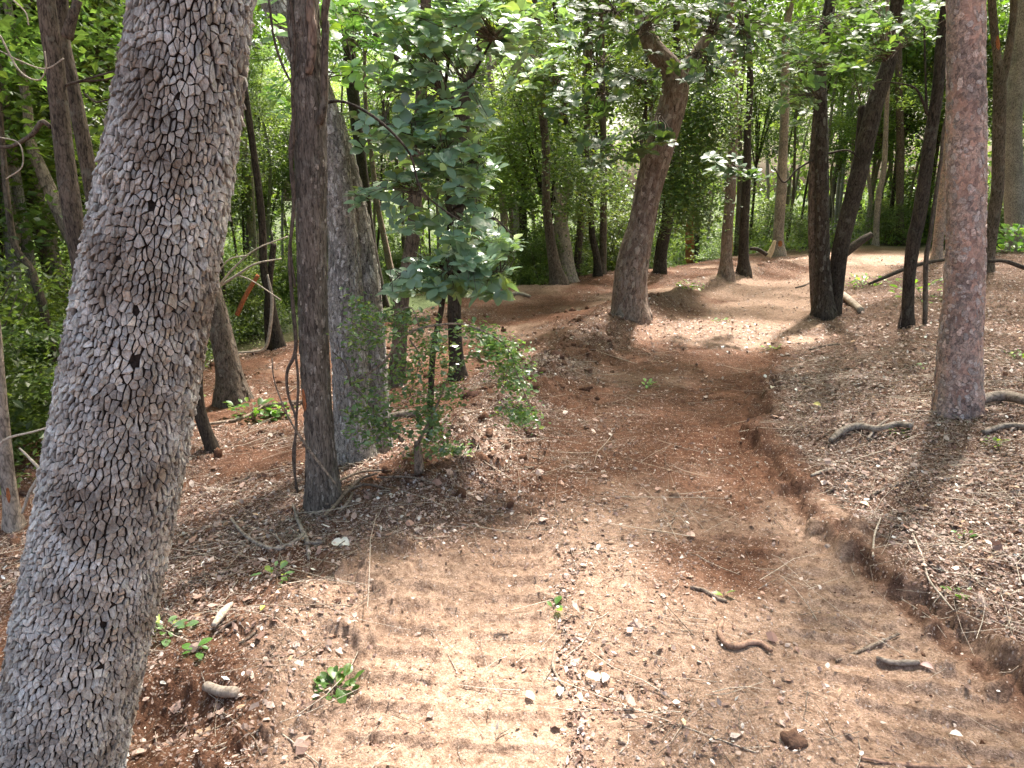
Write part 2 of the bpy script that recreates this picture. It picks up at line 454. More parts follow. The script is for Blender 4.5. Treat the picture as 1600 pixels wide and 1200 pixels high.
def soil_mat():
    m, N, Lk, out = new_mat('red_brown_soil')
    geo = nn(N, 'ShaderNodeNewGeometry'); at = nn(N, 'ShaderNodeAttribute', attribute_name='col')
    pos = geo.outputs['Position']
    n1 = noise(N, Lk, pos, 1.6, 6, .6, .3)
    n2 = noise(N, Lk, pos, 22, 6, .72)
    n3 = noise(N, Lk, pos, 110, 5, .75)
    sep = nn(N, 'ShaderNodeSeparateColor'); Lk.new(at.outputs['Color'], sep.inputs[0])
    tan = mix(N, Lk, (.275, .185, .132), (.375, .275, .210), n1)
    red = mix(N, Lk, (.100, .046, .028), (.175, .092, .056), n1)
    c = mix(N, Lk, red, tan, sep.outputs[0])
    hum = mix(N, Lk, (.075, .042, .030), (.20, .125, .09), n2)
    c = mix(N, Lk, c, hum, sep.outputs[1])
    c = mix(N, Lk, c, ramp(N, Lk, n2, [(.32, (.45, .38, .34)), (.60, (1.15, 1.13, 1.12))]), 1.0, 'MULTIPLY')
    c = mix(N, Lk, c, ramp(N, Lk, n3, [(.34, (.5, .45, .42)), (.58, (1.15, 1.15, 1.15))]), 1.0, 'MULTIPLY')
    # crumbs of litter too small to build
    vo = nn(N, 'ShaderNodeTexVoronoi'); vo.inputs['Scale'].default_value = 95; Lk.new(mapping(N, Lk, pos, (1, 1, .4)), vo.inputs['Vector'])
    sc = nn(N, 'ShaderNodeSeparateColor'); Lk.new(vo.outputs['Color'], sc.inputs[0])
    th = math_(N, Lk, 'SUBTRACT', 1.0, math_(N, Lk, 'MULTIPLY', sep.outputs[2], .55))
    pick = math_(N, Lk, 'GREATER_THAN', sc.outputs[0], th)
    near = math_(N, Lk, 'LESS_THAN', vo.outputs['Distance'], .42)
    f = math_(N, Lk, 'MULTIPLY', pick, near)
    cc = mix(N, Lk, (.22, .15, .115), (.40, .32, .27), sc.outputs[1])
    c = mix(N, Lk, c, cc, f)
    c = mix(N, Lk, c, (.045, .060, .022), at.outputs['Alpha'])
    h = math_(N, Lk, 'ADD', math_(N, Lk, 'MULTIPLY', n2, 1.0), math_(N, Lk, 'MULTIPLY', n3, .35))
    h = math_(N, Lk, 'ADD', h, math_(N, Lk, 'MULTIPLY', f, .25))
    principled(N, Lk, out, c, .95, .15, bump(N, Lk, h, .9, .022))
    return m
M['soil'] = soil_mat()
m, N, Lk, out = new_mat('bare_pebble')
principled(N, Lk, out, (.45, .38, .32), .8, .3); M['pebble'] = m

# ------------------------------------------------------------ ground
def litter_density(x, y):
    d = x - edge_x(y) - (.16 + .5 * ss(6, 9, y)) * 2 * (fbm(x * 2.1, y * 2.1, 88, 4) - .5); r = x - row_x(y); t = x - track_x(y)
    n = fbm(x * 1.3, y * 1.3, 91, 4); n2 = fbm(x * 5, y * 5, 95, 3); t = t + .5 * (fbm(x * 2.3, y * 2.3, 97, 4) - .5)
    bank = ss(0.08, 0.3, d) * (0.55 + 0.9 * n)
    mid = np.exp(-((t - 0.55) / 0.30) ** 2) * (0.75 * n) * 0.30
    center2 = ss(0.2, .35, t) * ss(-.1, -.5, d) * 0.14 * (0.2 + n)
    sideband = np.exp(-((t - 0.28) / 0.09) ** 2) * ss(5, 3, y) * .6
    row = np.exp(-(r / 0.5) ** 2) * ss(3.3, 3.9, y) * (0.1 + 1.1 * ss(.4, .6, n))
    left = ss(0.2, 0.9, -r) * ss(0.40, 0.60, n + 0.06 * ss(6, 3.5, y)) * 0.62 + .30 * ss(-.55, -1.0, x) * ss(5, 4, y)
    far = ss(8, 14, y) * ss(-.5, 0, -np.abs(x - edge_x(y) + 1.2) + 1.6) * .35
    light = 0.85 * np.exp(-((x - 3.1) ** 2 / 1.6 + (y - 10) ** 2 / 1.2))  # denser litter at the sunlit bend, to make it look paler
    D = np.clip(bank + mid + center2 + row + left + far + light + sideband, 0, 1)
    return np.clip(D * ss(0.18, 0.62, n2 + 0.3 * D) + .02, 0, 1)

def build_ground():
    fr = np.linspace(radians(-50), radians(50), 600)
    bk = np.linspace(radians(50), radians(310), 60)[1:-1]
    ang = np.concatenate([fr, bk])
    rr = np.concatenate([np.linspace(0.15, 1.8, 14)[:-1], np.exp(np.linspace(math.log(1.8), math.log(34), 460))[:-1], np.exp(np.linspace(math.log(34), math.log(420), 40))])
    A, R = np.meshgrid(ang, rr)
    x = R * np.sin(A); y = R * np.cos(A)
    z = HT(x, y)
    dens = litter_density(x, y)
    tcol = ss(0.35, 0.65, fbm(x * 0.9, y * 0.9, 101, 4) + 0.30 * ss(4.6, 2.6, y) * ss(-1.2, -.6, x + .25 * (y - 2.2)) - .30 * ss(-.5, -1.1, x + .12 * (y - 2.2)) * ss(6, 5, y) + .45 * ss(8, 13, y) * ss(-2.2, -1.2, x - edge_x(y)) + .6 * np.exp(-((x - 3.1) ** 2 / 1.6 + (y - 10) ** 2 / 1.2)) + .6 * np.exp(-((x - 11.5) ** 2 / 9 + (y - 21.5) ** 2 / 5)) - .12 * ss(.2, .8, -(x - row_x(y))) - 0.16 * ss(3.6, 6, y) * ss(12, 9, y))  # sunlit patches and far trail painted paler, brightness put into the soil colour
    d = x - edge_x(y)
    dn = d - (.10 + .6 * ss(6, 9, y)) * 2 * (fbm(x * 2.1, y * 2.1, 88, 4) - .5)
    hum = np.clip(0.85 * ss(-.02, .2 + .5 * ss(6, 9, y), dn) + .4 * dens + ss(35, 60, R), 0, 1)
    cut = np.exp(-((d - .0) / .06) ** 2) * ss(8.5, 6, y) * (R < 20)
    tcol = tcol * (1 - .85 * cut); hum = np.clip(hum + .35 * cut, 0, 1)
    rw = x - row_x(y) + .5 * (fbm(x * 1.8, y * 1.8, 89, 3) - .5); tt = x - track_x(y)
    dk = .9 * np.clip(np.exp(-((rw - .1) / .7) ** 2) * ss(3.2, 3.9, y) * ss(15, 11, y) + .8 * ss(-.2, -.9, rw + .1) * ss(3.0, 3.8, y) * ss(8, 6, y) + .7 * np.exp(-(tt / .45) ** 2) * ss(4.2, 5.5, y) * ss(11, 9, y), 0, 1) * (.55 + .45 * ss(.35, .6, fbm(x * 2.2, y * 2.2, 107, 3)))
    tcol = tcol * (1 - .9 * dk); hum = np.clip(hum + .25 * dk, 0, 1)
    veg = np.clip(ss(24, 34, R) + .8 * ss(5, 7.5, row_x(y) - x) * ss(3, 5, y), 0, 1) * (y > 0)
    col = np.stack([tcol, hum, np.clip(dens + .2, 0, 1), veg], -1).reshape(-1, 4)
    v = np.stack([x, y, z], -1).reshape(-1, 3)
    na = len(ang); nr = len(rr)
    i = np.arange(nr - 1)[:, None] * na; j = np.arange(na)[None]; j2 = (j + 1) % na
    f = np.stack([i + j, i + na + j, i + na + j2, i + j2], -1).reshape(-1, 4)
    # close the small hole under the camera
    b = len(v); v = np.vstack([v, [[0, 0, float(HT(0, 0))]]]); col = np.vstack([col, [[.5, .3, .2, 0]]])
    cf = np.array([[b, k, (k + 1) % na, (k + 2) % na] for k in range(0, na - 1, 2)])
    f = np.vstack([f, cf])
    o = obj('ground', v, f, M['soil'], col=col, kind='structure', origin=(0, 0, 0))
    return o
build_ground()

# ------------------------------------------------------------ litter (stuff)
LIT_COLS = np.array([[.30, .205, .165], [.36, .265, .22], [.24, .15, .115], [.17, .10, .075], [.44, .35, .30], [.56, .49, .44], [.29, .17, .12], [.40, .27, .17], [.66, .62, .58]])
LIT_P = np.array([.22, .17, .19, .15, .11, .04, .09, .03, .015])
def litter(n_try, rmin, rmax, smin, smax, a0, a1, power=1.0, seed=3, gain=1.0, tpl=None, base=0.0):
    rg = np.random.default_rng(seed)
    u = rg.random(n_try)
    r = (rmin ** power + u * (rmax ** power - rmin ** power)) ** (1 / power)
    a = radians(a0) + rg.random(n_try) * radians(a1 - a0)
    x = r * np.sin(a); y = r * np.cos(a)
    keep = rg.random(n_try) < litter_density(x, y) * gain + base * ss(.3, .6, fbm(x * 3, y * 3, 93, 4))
    x = x[keep]; y = y[keep]; n = len(x)
    z = HT(x, y)
    e = .02
    nx = -(H(x + e, y) - H(x - e, y)) / (2 * e); ny = -(H(x, y + e) - H(x, y - e)) / (2 * e)
    nr = np.stack([nx, ny, np.ones(n)], 1)
    nr = nr / np.linalg.norm(nr, axis=1, keepdims=True) + 0.42 * rg.normal(size=(n, 3)); nr /= np.linalg.norm(nr, axis=1, keepdims=True)
    d = rg.normal(size=(n, 3)); d -= nr * (d * nr).sum(1, keepdims=True)
    s = smin + (smax - smin) * rg.random(n) ** 1.6
    col = LIT_COLS[rg.choice(len(LIT_P), n, p=LIT_P / LIT_P.sum())] * (0.62 + .70 * rg.random((n, 1)))
    p = np.stack([x, y, z + rg.random(n) * .018 + .002], 1)
    return place_leaves(tpl or leaf_dry(), p, d, nr, s, col, 0.35 + 1.05 * rg.random(n))
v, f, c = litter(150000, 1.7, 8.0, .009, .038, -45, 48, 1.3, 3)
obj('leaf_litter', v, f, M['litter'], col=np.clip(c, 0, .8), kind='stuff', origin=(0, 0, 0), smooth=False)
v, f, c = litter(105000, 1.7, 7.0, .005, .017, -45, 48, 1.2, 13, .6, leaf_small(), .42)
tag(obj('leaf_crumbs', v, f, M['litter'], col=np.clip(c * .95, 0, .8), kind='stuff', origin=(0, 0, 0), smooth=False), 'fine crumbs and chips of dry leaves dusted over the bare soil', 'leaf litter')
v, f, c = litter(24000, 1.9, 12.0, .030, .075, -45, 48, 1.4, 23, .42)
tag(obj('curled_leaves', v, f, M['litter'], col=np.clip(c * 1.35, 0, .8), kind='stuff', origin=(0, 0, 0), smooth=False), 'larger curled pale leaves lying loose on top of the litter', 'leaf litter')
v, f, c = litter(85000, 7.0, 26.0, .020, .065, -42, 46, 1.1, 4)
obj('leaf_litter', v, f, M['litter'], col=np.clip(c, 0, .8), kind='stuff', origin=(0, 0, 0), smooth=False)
tag(bpy.data.objects['leaf_litter'], 'dry brown and pale fallen leaves strewn over the trail and bank in front', 'leaf litter')
tag(bpy.data.objects['leaf_litter.001'], 'dry fallen leaves strewn over the farther ground between the trees', 'leaf litter')

def scatter_twigs(n, seed, rmin, rmax, r0=.0012, r1=.004, l0=.06, l1=.35, mat='twig', gain=1.0):
    rg = np.random.default_rng(seed); bag = Bag(); k = 0
    while k < n:
        r = (rmin ** 1.3 + rg.random() * (rmax ** 1.3 - rmin ** 1.3)) ** (1 / 1.3); a = radians(-42 + 88 * rg.random())
        x, y = r * sin(a), r * cos(a)
        if rg.random() > float(litter_density(x, y)) * gain + .04: continue
        k += 1
        L = l0 + (l1 - l0) * rg.random() ** 2.2; th = rg.random() * 2 * pi; m = 5
        s = np.linspace(-.5, .5, m) * L
        bend = rg.normal() * .25
        px = x + s * cos(th) - bend * s * s / L * sin(th) + rg.normal(size=m) * L * .02; py = y + s * sin(th) + bend * s * s / L * cos(th) + rg.normal(size=m) * L * .02
        lift = .004 + .01 * rg.random() + abs(rg.normal()) * .06 * L * (s / L + .5)
        pts = np.stack([px, py, HT(px, py) * .3 + float(HT(x, y)) * .7 + lift], 1)
        rad = (r0 + (r1 - r0) * rg.random() ** 2) * np.linspace(1, .55, m)
        v, f, _ = tube_arrays(pts, rad, 4, 3, cap=False)
        bag.add(v, f)
    v, f, _ = bag.out()
    return obj('twig_litter', v, f, M[mat], kind='stuff', origin=(0, 0, 0))
tag(scatter_twigs(3600, 5, 1.8, 10), 'thin brown twigs lying among the fallen leaves', 'twigs')
tag(scatter_twigs(1900, 6, 1.8, 9, .0010, .0032, .1, .6, 'twig_pale'), 'thin bleached twigs lying on the bank and the ridge', 'twigs')

tag(scatter_twigs(420, 16, 2.2, 9, .0016, .0042, .25, .95, 'twig_pale'), 'long bleached twigs lying across the litter of the bank', 'twigs')
def clods(n, seed):
    rg = np.random.default_rng(seed); bag = Bag(); k = 0
    base = np.array([[1, 0, 0], [-1, 0, 0], [0, 1, 0], [0, -1, 0], [0, 0, 1], [0, 0, -1]], float)
    fc = np.array([[0, 2, 4], [2, 1, 4], [1, 3, 4], [3, 0, 4], [2, 0, 5], [1, 2, 5], [3, 1, 5], [0, 3, 5]])
    # one subdivision of the octahedron
    vs = list(map(tuple, base)); cache = {}; fs = []
    def midp(a, b):
        key = (min(a, b), max(a, b))
        if key not in cache:
            q = (np.array(vs[a]) + np.array(vs[b])); q /= np.linalg.norm(q); cache[key] = len(vs); vs.append(tuple(q))
        return cache[key]
    for a, b, c in fc:
        ab, bc, ca = midp(a, b), midp(b, c), midp(c, a); fs += [[a, ab, ca], [b, bc, ab], [c, ca, bc], [ab, bc, ca]]
    vs = np.array(vs); fs = np.array(fs)
    while k < n:
        r = (1.7 ** 1.4 + rg.random() * (13 ** 1.4 - 1.7 ** 1.4)) ** (1 / 1.4); a = radians(-42 + 84 * rg.random())
        x, y = r * sin(a), r * cos(a); d = x - float(edge_x(y)); q = x - float(row_x(y))
        w = .9 * math.exp(-(q / .5) ** 2) * float(ss(3.4, 4.6, y)) + .9 * math.exp(-((d + .1) / .16) ** 2) + (.25 if q < 0 else .07)
        if rg.random() > w: continue
        k += 1
        s = .004 + (.045 if q < .8 and y > 4 else .007) * rg.random() ** 3.2
        vv = vs * (1 + 1.1 * (rg.random((len(vs), 1)) - .5)) * s * (0.7 + .6 * rg.random(3)) + [x, y, float(HT(x, y)) + s * .15]
        t = min(1, max(0, rg.random()))
        bag.add(vv, fs, np.array([[t * .3, .1 + .2 * rg.random(), 0]]))
    v, f, c = bag.out()
    return obj('soil_clods', v, f, M['soil'], col=c, kind='stuff', origin=(0, 0, 0))
tag(clods(1800, 8), 'crumbled clods of reddish soil along the cut edge and the ridge', 'soil clods')

# ------------------------------------------------------------ trees
INFOS = []
TREES = []     # (empty, top xyz, spread)
GREEN = M['leaf_canopy']
def pix_path(pts, Y0, dY=0.0):
    """pixel outline of a stem at its own distance -> world points and radii"""
    P3 = []; R = []
    n = len(pts)
    for i, q in enumerate(pts):
        u, v, w = q[:3]
        Y = Y0 + dY * i / max(1, n - 1) + (q[3] if len(q) > 3 else 0)
        p, t = P(u, v, Y); P3.append(p); R.append(0.5 * w * t / FPX)
    return np.array(P3), np.array(R)

def stem(root, name, pts, rad, mat, px=20, rough=.08, seed=0, flare=0.0, kind=None):
    L = np.linalg.norm(np.diff(pts, axis=0), axis=1).sum()
    segs = int(np.clip(px * .8, 6, 44)) // 2 * 2
    n = int(np.clip(L / max(rad.mean() * .8, .03), 8, 120))
    if flare:
        pr = catmull(np.column_stack([pts, rad]), max(len(pts) * 4, 40)); pts, rad = pr[:, :3], pr[:, 3]
        hgt = np.maximum(0, pts[:, 2] - pts[0, 2] - .15)
        rad = rad * (1 + flare * np.exp(-hgt / (rad[0] * 1.3)))
    v, f, info = tube_arrays(pts, rad, n, segs, rough, 1.6, 2.0 / max(rad.mean() * 8, .2), seed)
    if flare:                                      # root lobes
        c, r, A, B, Lc = info
        nv = n * segs; th = np.tile(np.linspace(0, 2 * pi, segs, endpoint=False), n)
        h = np.repeat(np.maximum(0, c[:, 2] - c[0, 2] - .12), segs)
        k = 1 + flare * .55 * np.exp(-h / (rad[0] * 1.0)) * np.cos(th * 4 + seed)
        cc = np.repeat(c, segs, axis=0)
        v[:nv] = cc + (v[:nv] - cc) * k[:, None]
    o = obj(name, v, f, M[mat], root)
    if kind: o['kind'] = kind
    return o, info

def patch(root, info, t0, t1, a0, a1, mat='wound', name='bark_wound', lift=.004):
    """scar lying on a stem: t along the length (fraction), a angle from the camera side"""
    c, r, A, B, L = info; n = len(c); m = 14; k = 8
    ts = np.linspace(t0, t1, m) * (n - 1); bag_v = []
    ci = np.stack([np.interp(ts, np.arange(n), c[:, i]) for i in range(3)], 1); ri = np.interp(ts, np.arange(n), r)
    Ai = np.stack([np.interp(ts, np.arange(n), A[:, i]) for i in range(3)], 1); Bi = np.stack([np.interp(ts, np.arange(n), B[:, i]) for i in range(3)], 1)
    for i in range(m):
        wd = math.sqrt(max(0.02, 1 - (2 * i / (m - 1) - 1) ** 2)) * (0.75 + .5 * random.random())
        for j in range(k):
            s = (j / (k - 1) - .5) * wd; a = radians((a0 + a1) / 2 + s * (a1 - a0))
            edge = 1 - abs(2 * j / (k - 1) - 1) ** 4
            bag_v.append(ci[i] + (ri[i] * 1.03 + lift * edge) * (cos(a) * Ai[i] + sin(a) * Bi[i]))
    f = [[i * k + j, i * k + j + 1, (i + 1) * k + j + 1, (i + 1) * k + j] for i in range(m - 1) for j in range(k - 1)]
    tk = [ch for ch in root.children if ch.name.startswith('trunk')]
    return obj(name, np.array(bag_v), np.array(f), M[mat], tk[0], origin=np.array(root.location))

def extend_up(pts, rad, ztop, seed):
    rg = np.random.default_rng(seed + 100)
    d = pts[-1] - pts[-2]; d /= np.linalg.norm(d)
    p = pts[-1].copy(); r = rad[-1]; out = [pts]; rr = [rad]
    d[2] = max(d[2], .6); d /= np.linalg.norm(d)
    k = 0
    while p[2] < ztop and k < 8:
        stp = 1.3
        d = d + rg.normal(size=3) * .08; d[2] = max(d[2], .75); d /= np.linalg.norm(d)
        p = p + d * stp; r *= .88; out.append(p[None]); rr.append([r]); k += 1
    return np.vstack(out), np.concatenate(rr)

def tree(name, label, pts, mat, base=None, dY=0.0, ztop=8.5, flare=.35, limbs=(), wounds=(), group=None, rough=.10, seed=0, top=True, Y=None, cat='tree', extra_stems=(), crown=True):
    """pts: list of (u, v, width) from the foot upwards, in pixels of the photograph"""
    g = G(pts[0][0], pts[0][1]) if Y is None else None
    Y0 = g[1] if Y is None else Y
    if Y is not None:
        q, _ = P(pts[0][0], pts[0][1], Y0); g = np.array([q[0], q[1], float(HT(q[0], q[1]))])
    root = thing(name, label, cat, g, group)
    p, r = pix_path(pts, Y0, dY)
    p[0] = g
    p = np.vstack([g - [0, 0, .15 + (0.0)], p]); r = np.concatenate([[r[0]], r])
    pw = max(q[2] for q in pts) * .64
    if top: p, r = extend_up(p, r, ztop, seed)
    o, info = stem(root, 'trunk', p, r, mat, pw * 1.2, rough, seed, flare)
    infos = [info]
    for es in extra_stems:
        pe, re = pix_path(es['pts'], Y0 + es.get('off', 0), es.get('dY', dY))
        if es.get('foot', False):
            pe[0][2] = float(HT(pe[0][0], pe[0][1])); pe = np.vstack([pe[0] - [0, 0, .15], pe]); re = np.concatenate([[re[0]], re])
        if es.get('top', True): pe, re = extend_up(pe, re, ztop, seed + 5)
        _, inf = stem(root, 'trunk', pe, re, es.get('mat', mat), max(q[2] for q in es['pts']) * .7, rough, seed + 3, es.get('flare', 0)); infos.append(inf)
    for lb in limbs:
        pl, rl = pix_path(lb['pts'], Y0 + lb.get('off', 0), lb.get('dY', 0))
        if lb.get('top'): pl, rl = extend_up(pl, rl, ztop, seed + 11)
        stem(root, lb.get('name', 'limb'), pl, rl, lb.get('mat', mat), max(q[2] for q in lb['pts']) * .7, .06, seed + 7)
    for w in wounds: patch(root, infos[w[5] if len(w) > 5 else 0], *w[:4], mat=(w[4] if len(w) > 4 and w[4] else 'wound'))
    if top:
        # limbs carrying the crown, above the frame
        rg = np.random.default_rng(seed + 55)
        if crown:
            for k in range(3):
                a = rg.random() * 2 * pi; b = p[-2] if k else p[-1]
                q = np.array([b, b + [cos(a) * 1.0, sin(a) * 1.0, .8], b + [cos(a) * 2.2, sin(a) * 2.2, 1.5]])
                stem(root, 'limb', q, np.array([r[-1] * .8, r[-1] * .5, .015]), mat, 8, .05, seed + k)
            TREES.append((root, p[-1].copy()))
    INFOS.append((root, infos))
    return root, infos, Y0

def flake_mat():
    m, N, Lk, out = new_mat('loose_bark_flakes'); at = nn(N, 'ShaderNodeAttribute', attribute_name='col'); geo = nn(N, 'ShaderNodeNewGeometry')
    n1 = noise(N, Lk, geo.outputs['Position'], 90, 5, .7)
    c = mix(N, Lk, at.outputs['Color'], ramp(N, Lk, n1, [(.35, (.45, .42, .40)), (.6, (1.1, 1.1, 1.1))]), 1.0, 'MULTIPLY')
    principled(N, Lk, out, c, .85, .25, bump(N, Lk, n1, .8, .006)); return m
M['flake'] = flake_mat()
def flakes(root, info, n, w, h, cols, l1, seed=1, lift=.005):
    c, r, A, B, L = info; rg = np.random.default_rng(seed); K = 6
    l = rg.random(n) * l1 + .05; th0 = rg.random(n) * 2 * pi
    wv = w * (.5 + rg.random(n)); hv = h * (.5 + rg.random(n) ** 1.5 * 1.3)
    ang = np.linspace(0, 2 * pi, K, endpoint=False)
    jit = .65 + .7 * rg.random((n, K))
    du = np.cos(ang)[None] * jit * wv[:, None] * .5; dl = np.sin(ang)[None] * jit * hv[:, None] * .5
    def S_(l, du_, th, hh):
        i = np.interp(l, L, np.arange(len(L)))
        ci = np.stack([np.interp(i, np.arange(len(L)), c[:, k]) for k in range(3)], -1); ri = np.interp(i, np.arange(len(L)), r)
        Ai = np.stack([np.interp(i, np.arange(len(L)), A[:, k]) for k in range(3)], -1); Bi = np.stack([np.interp(i, np.arange(len(L)), B[:, k]) for k in range(3)], -1)
        t = th + du_ / ri
        return ci + (ri * 1.01 + hh)[..., None] * (np.cos(t)[..., None] * Ai + np.sin(t)[..., None] * Bi)
    tilt = lift * rg.random(n)[:, None] * (-dl / hv[:, None] + .3 * rg.normal(size=(n, 1)) * du / wv[:, None])
    V0 = S_(l[:, None] + dl, du, th0[:, None], lift * .5 + tilt)
    V1 = S_(l[:, None] + dl * 1.05, du * 1.05, th0[:, None], np.full_like(dl, -.004))
    Vc = S_(l[:, None], np.zeros((n, 1)), th0[:, None], np.full((n, 1), lift * .75))
    V = np.concatenate([V0, V1, Vc], 1)
    k = np.arange(K); k2 = (k + 1) % K
    fq = np.vstack([np.stack([k, k2, np.full(K, 2 * K)], 1), np.stack([K + k, K + k2, k2], 1), np.stack([K + k, k2, k], 1)])
    F = (fq[None] + (np.arange(n) * (2 * K + 1))[:, None, None]).reshape(-1, 3)
    cc = np.array(cols)[rg.integers(0, len(cols), n)] * (.7 + .6 * rg.random((n, 1)))
    obj('bark_flakes', V.reshape(-1, 3), F, M['flake'], root, col=np.repeat(cc, 2 * K + 1, axis=0), smooth=False, kind='stuff')

# --- the big near trunk with plated bark -----------------------------------
def big_tree():
    Y = 1.86
    pts = [(78, 1268, 192), (92, 1200, 184), (128, 1000, 192), (168, 800, 194), (203, 600, 196), (243, 380, 194), (275, 200, 186), (303, 0, 172), (324, -150, 166)]
    g, _ = P(70, 1268, Y); g = np.array([g[0], g[1], float(HT(g[0], g[1]))])
    root = thing('tree', 'thick leaning grey trunk with cracked plate bark filling the left foreground', 'tree', g)
    p, r = pix_path(pts, Y, 0.0)
    p = np.vstack([[g[0] - .02, g[1], g[2] - .25], p]); r = np.concatenate([[r[0] * 1.08], r])
    core = r - .009
    p2, r2 = extend_up(p, core, 9.0, 1)
    n, segs = 320, 96
    v, f, info = tube_arrays(p2, r2, n, segs, .035, 1.5, 1.2, 4)
    obj('trunk', v, f, M['fissure'], root)
    c, rr, A, B, L = info
    # unrolled sheet of bark plates
    rmean = r.mean(); zmax = 3.2
    keep = L < 3.75
    Lmax = L[keep].max()
    wu, hv = .0138, .0200
    nu = int(round(2 * pi * rmean / wu)); nv = int(Lmax / hv)
    rg = np.random.default_rng(12)
    jx = rg.random((nv, nu)) * .66 - .33; jy = rg.random((nv, nu)) * .95 - .47
    cx = np.arange(nu)[None] + jx + .9 * (fbm(np.arange(nv)[:, None] * .16 + np.zeros((1, nu)), np.cos(np.arange(nu)[None] / nu * 2 * pi) * 4 + np.zeros((nv, 1)), 611, 3) - .5) * 3
    cy = np.arange(nv)[:, None] + (np.arange(nu)[None] % 2) * .5 + jy
    radius_n = segs
    def surf(th, l, h):
        i = np.interp(l, L, np.arange(n))
        ci = np.stack([np.interp(i, np.arange(n), c[:, k]) for k in range(3)], -1)
        Ai = np.stack([np.interp(i, np.arange(n), A[:, k]) for k in range(3)], -1); Bi = np.stack([np.interp(i, np.arange(n), B[:, k]) for k in range(3)], -1)
        # radius taken from the built core so that plates sit on it
        vv = v[:n * segs].reshape(n, segs, 3); R = np.linalg.norm(vv - c[:, None], axis=2)
        ii = np.clip(i, 0, n - 1.001); i0 = ii.astype(int); fi = ii - i0
        jj = (th / (2 * pi) * segs) % segs; j0 = jj.astype(int) % segs; j1 = (j0 + 1) % segs; fj = jj - np.floor(jj)
        Rr = (R[i0, j0] * (1 - fj) + R[i0, j1] * fj) * (1 - fi) + (R[i0 + 1, j0] * (1 - fj) + R[i0 + 1, j1] * fj) * fi
        return ci + (Rr + h)[..., None] * (np.cos(th)[..., None] * Ai + np.sin(th)[..., None] * Bi)
    plates = []
    drop = rg.random((nv, nu)) < .22
    thg = (np.arange(nu) / nu * 2 * pi)[None] + np.zeros((nv, 1)); lg = (np.arange(nv) / nv * Lmax)[:, None] + np.zeros((1, nu))
    fur = fbm(np.cos(thg) * 6 + 20, np.sin(thg) * 6 + lg * 1.5, 501, 3) ; furrow = np.abs(fur - .5) < .009
    hide = (furrow & (rg.random((nv, nu)) < .04)) | (np.cos(thg) < -.55)
    for a in range(nv):
        for b in range(nu):
            if drop[a, b] or hide[a, b]: continue
            x0, y0 = cx[a, b], cy[a, b]
            poly = [(-1.6, -1.6), (1.6, -1.6), (1.6, 1.6), (-1.6, 1.6)]
            for da in (-2, -1, 0, 1, 2):
                a2 = a + da
                if a2 < 0 or a2 >= nv: continue
                for db in (-2, -1, 0, 1, 2):
                    if da == 0 and db == 0: continue
                    b2 = b + db; wx = 0
                    if b2 < 0: b2 += nu; wx = -nu
                    elif b2 >= nu: b2 -= nu; wx = nu
                    if drop[a2, b2]: continue
                    dx = cx[a2, b2] + wx - x0; dy = cy[a2, b2] - y0
                    dd = (dx * dx + dy * dy) * .5
                    if dd > 4.5: continue
                    out_ = []; m_ = len(poly)
                    for k in range(m_):
                        p0 = poly[k]; p1 = poly[(k + 1) % m_]
                        s0 = p0[0] * dx + p0[1] * dy - dd; s1 = p1[0] * dx + p1[1] * dy - dd
                        if s0 <= 0: out_.append(p0)
                        if s0 * s1 < 0:
                            t = s0 / (s0 - s1); out_.append((p0[0] + (p1[0] - p0[0]) * t, p0[1] + (p1[1] - p0[1]) * t))
                    poly = out_
                    if len(poly) < 3: break
                if len(poly) < 3: break
            if len(poly) >= 3: plates.append((x0, y0, np.array(poly)))
    # plate meshes
    data = []
    K = 8
    pv, pc_, pth = [], [], []
    ths, hgs, ls, cols, score = [], [], [], [], []
    for x0, y0, poly in plates:
        cen = poly.mean(0); q = poly - cen
        m_ = len(q); seg = np.linalg.norm(np.roll(q, -1, 0) - q, axis=1); cum = np.concatenate([[0], np.cumsum(seg)])
        if cum[-1] < 1e-6: continue
        s = np.linspace(0, cum[-1], K, endpoint=False); qc = np.vstack([q, q[:1]])
        ring = np.stack([np.interp(s, cum, qc[:, 0]), np.interp(s, cum, qc[:, 1])], 1)
        for qc_ in cum[:-1]:
            dq = np.abs(s - qc_); j_ = int(np.argmin(np.minimum(dq, cum[-1] - dq))); i_ = int(np.argmin(np.abs(cum[:-1] - qc_))); ring[j_] = q[i_]
        ring = ring * (1 + .20 * (rg.random((K, 1)) - .5))
        gx_, gy_ = .10 + .15 * rg.random(), .02 + .07 * rg.random()
        rad_ = np.linalg.norm(ring, axis=1, keepdims=True)
        ext = np.maximum(np.abs(ring).max(0), .25); o1 = ring * [1 - gx_ / ext[0], 1 - gy_ / ext[1]]; o2 = o1 * (.965 + .03 * rg.random()); o3 = o1 * (.5 + .3 * rg.random()) + rg.normal(size=2) * .08
        x = np.concatenate([o1[:, 0], o2[:, 0], o3[:, 0], [0]]) + cen[0] + x0
        y = np.concatenate([o1[:, 1], o2[:, 1], o3[:, 1], [0]]) + cen[1] + y0
        h0 = .0035 + .0070 * rg.random() ** 1.2; tx, ty = rg.normal() * .0028, -.0022 + rg.normal() * .0026
        rel = np.vstack([o1, o2, o3, [[0, 0]]])
        hh = np.concatenate([np.full(K, -.003), np.full(K, h0 * .88), np.full(K, h0 + .0008), [h0]]) + (rel[:, 0] * tx + rel[:, 1] * ty) * 1.6
        hh[K:] += rg.normal(size=2 * K + 1) * .0010
        hh[:K] = -.003
        ths.append(x / nu * 2 * pi); ls.append(y * Lmax / nv); hgs.append(hh)
        gcol = .33 + .22 * rg.random() + (.10 if rg.random() < .2 else 0)
        wr = .02 + rg.random() * .07 + (.08 if rg.random() < .12 else 0)
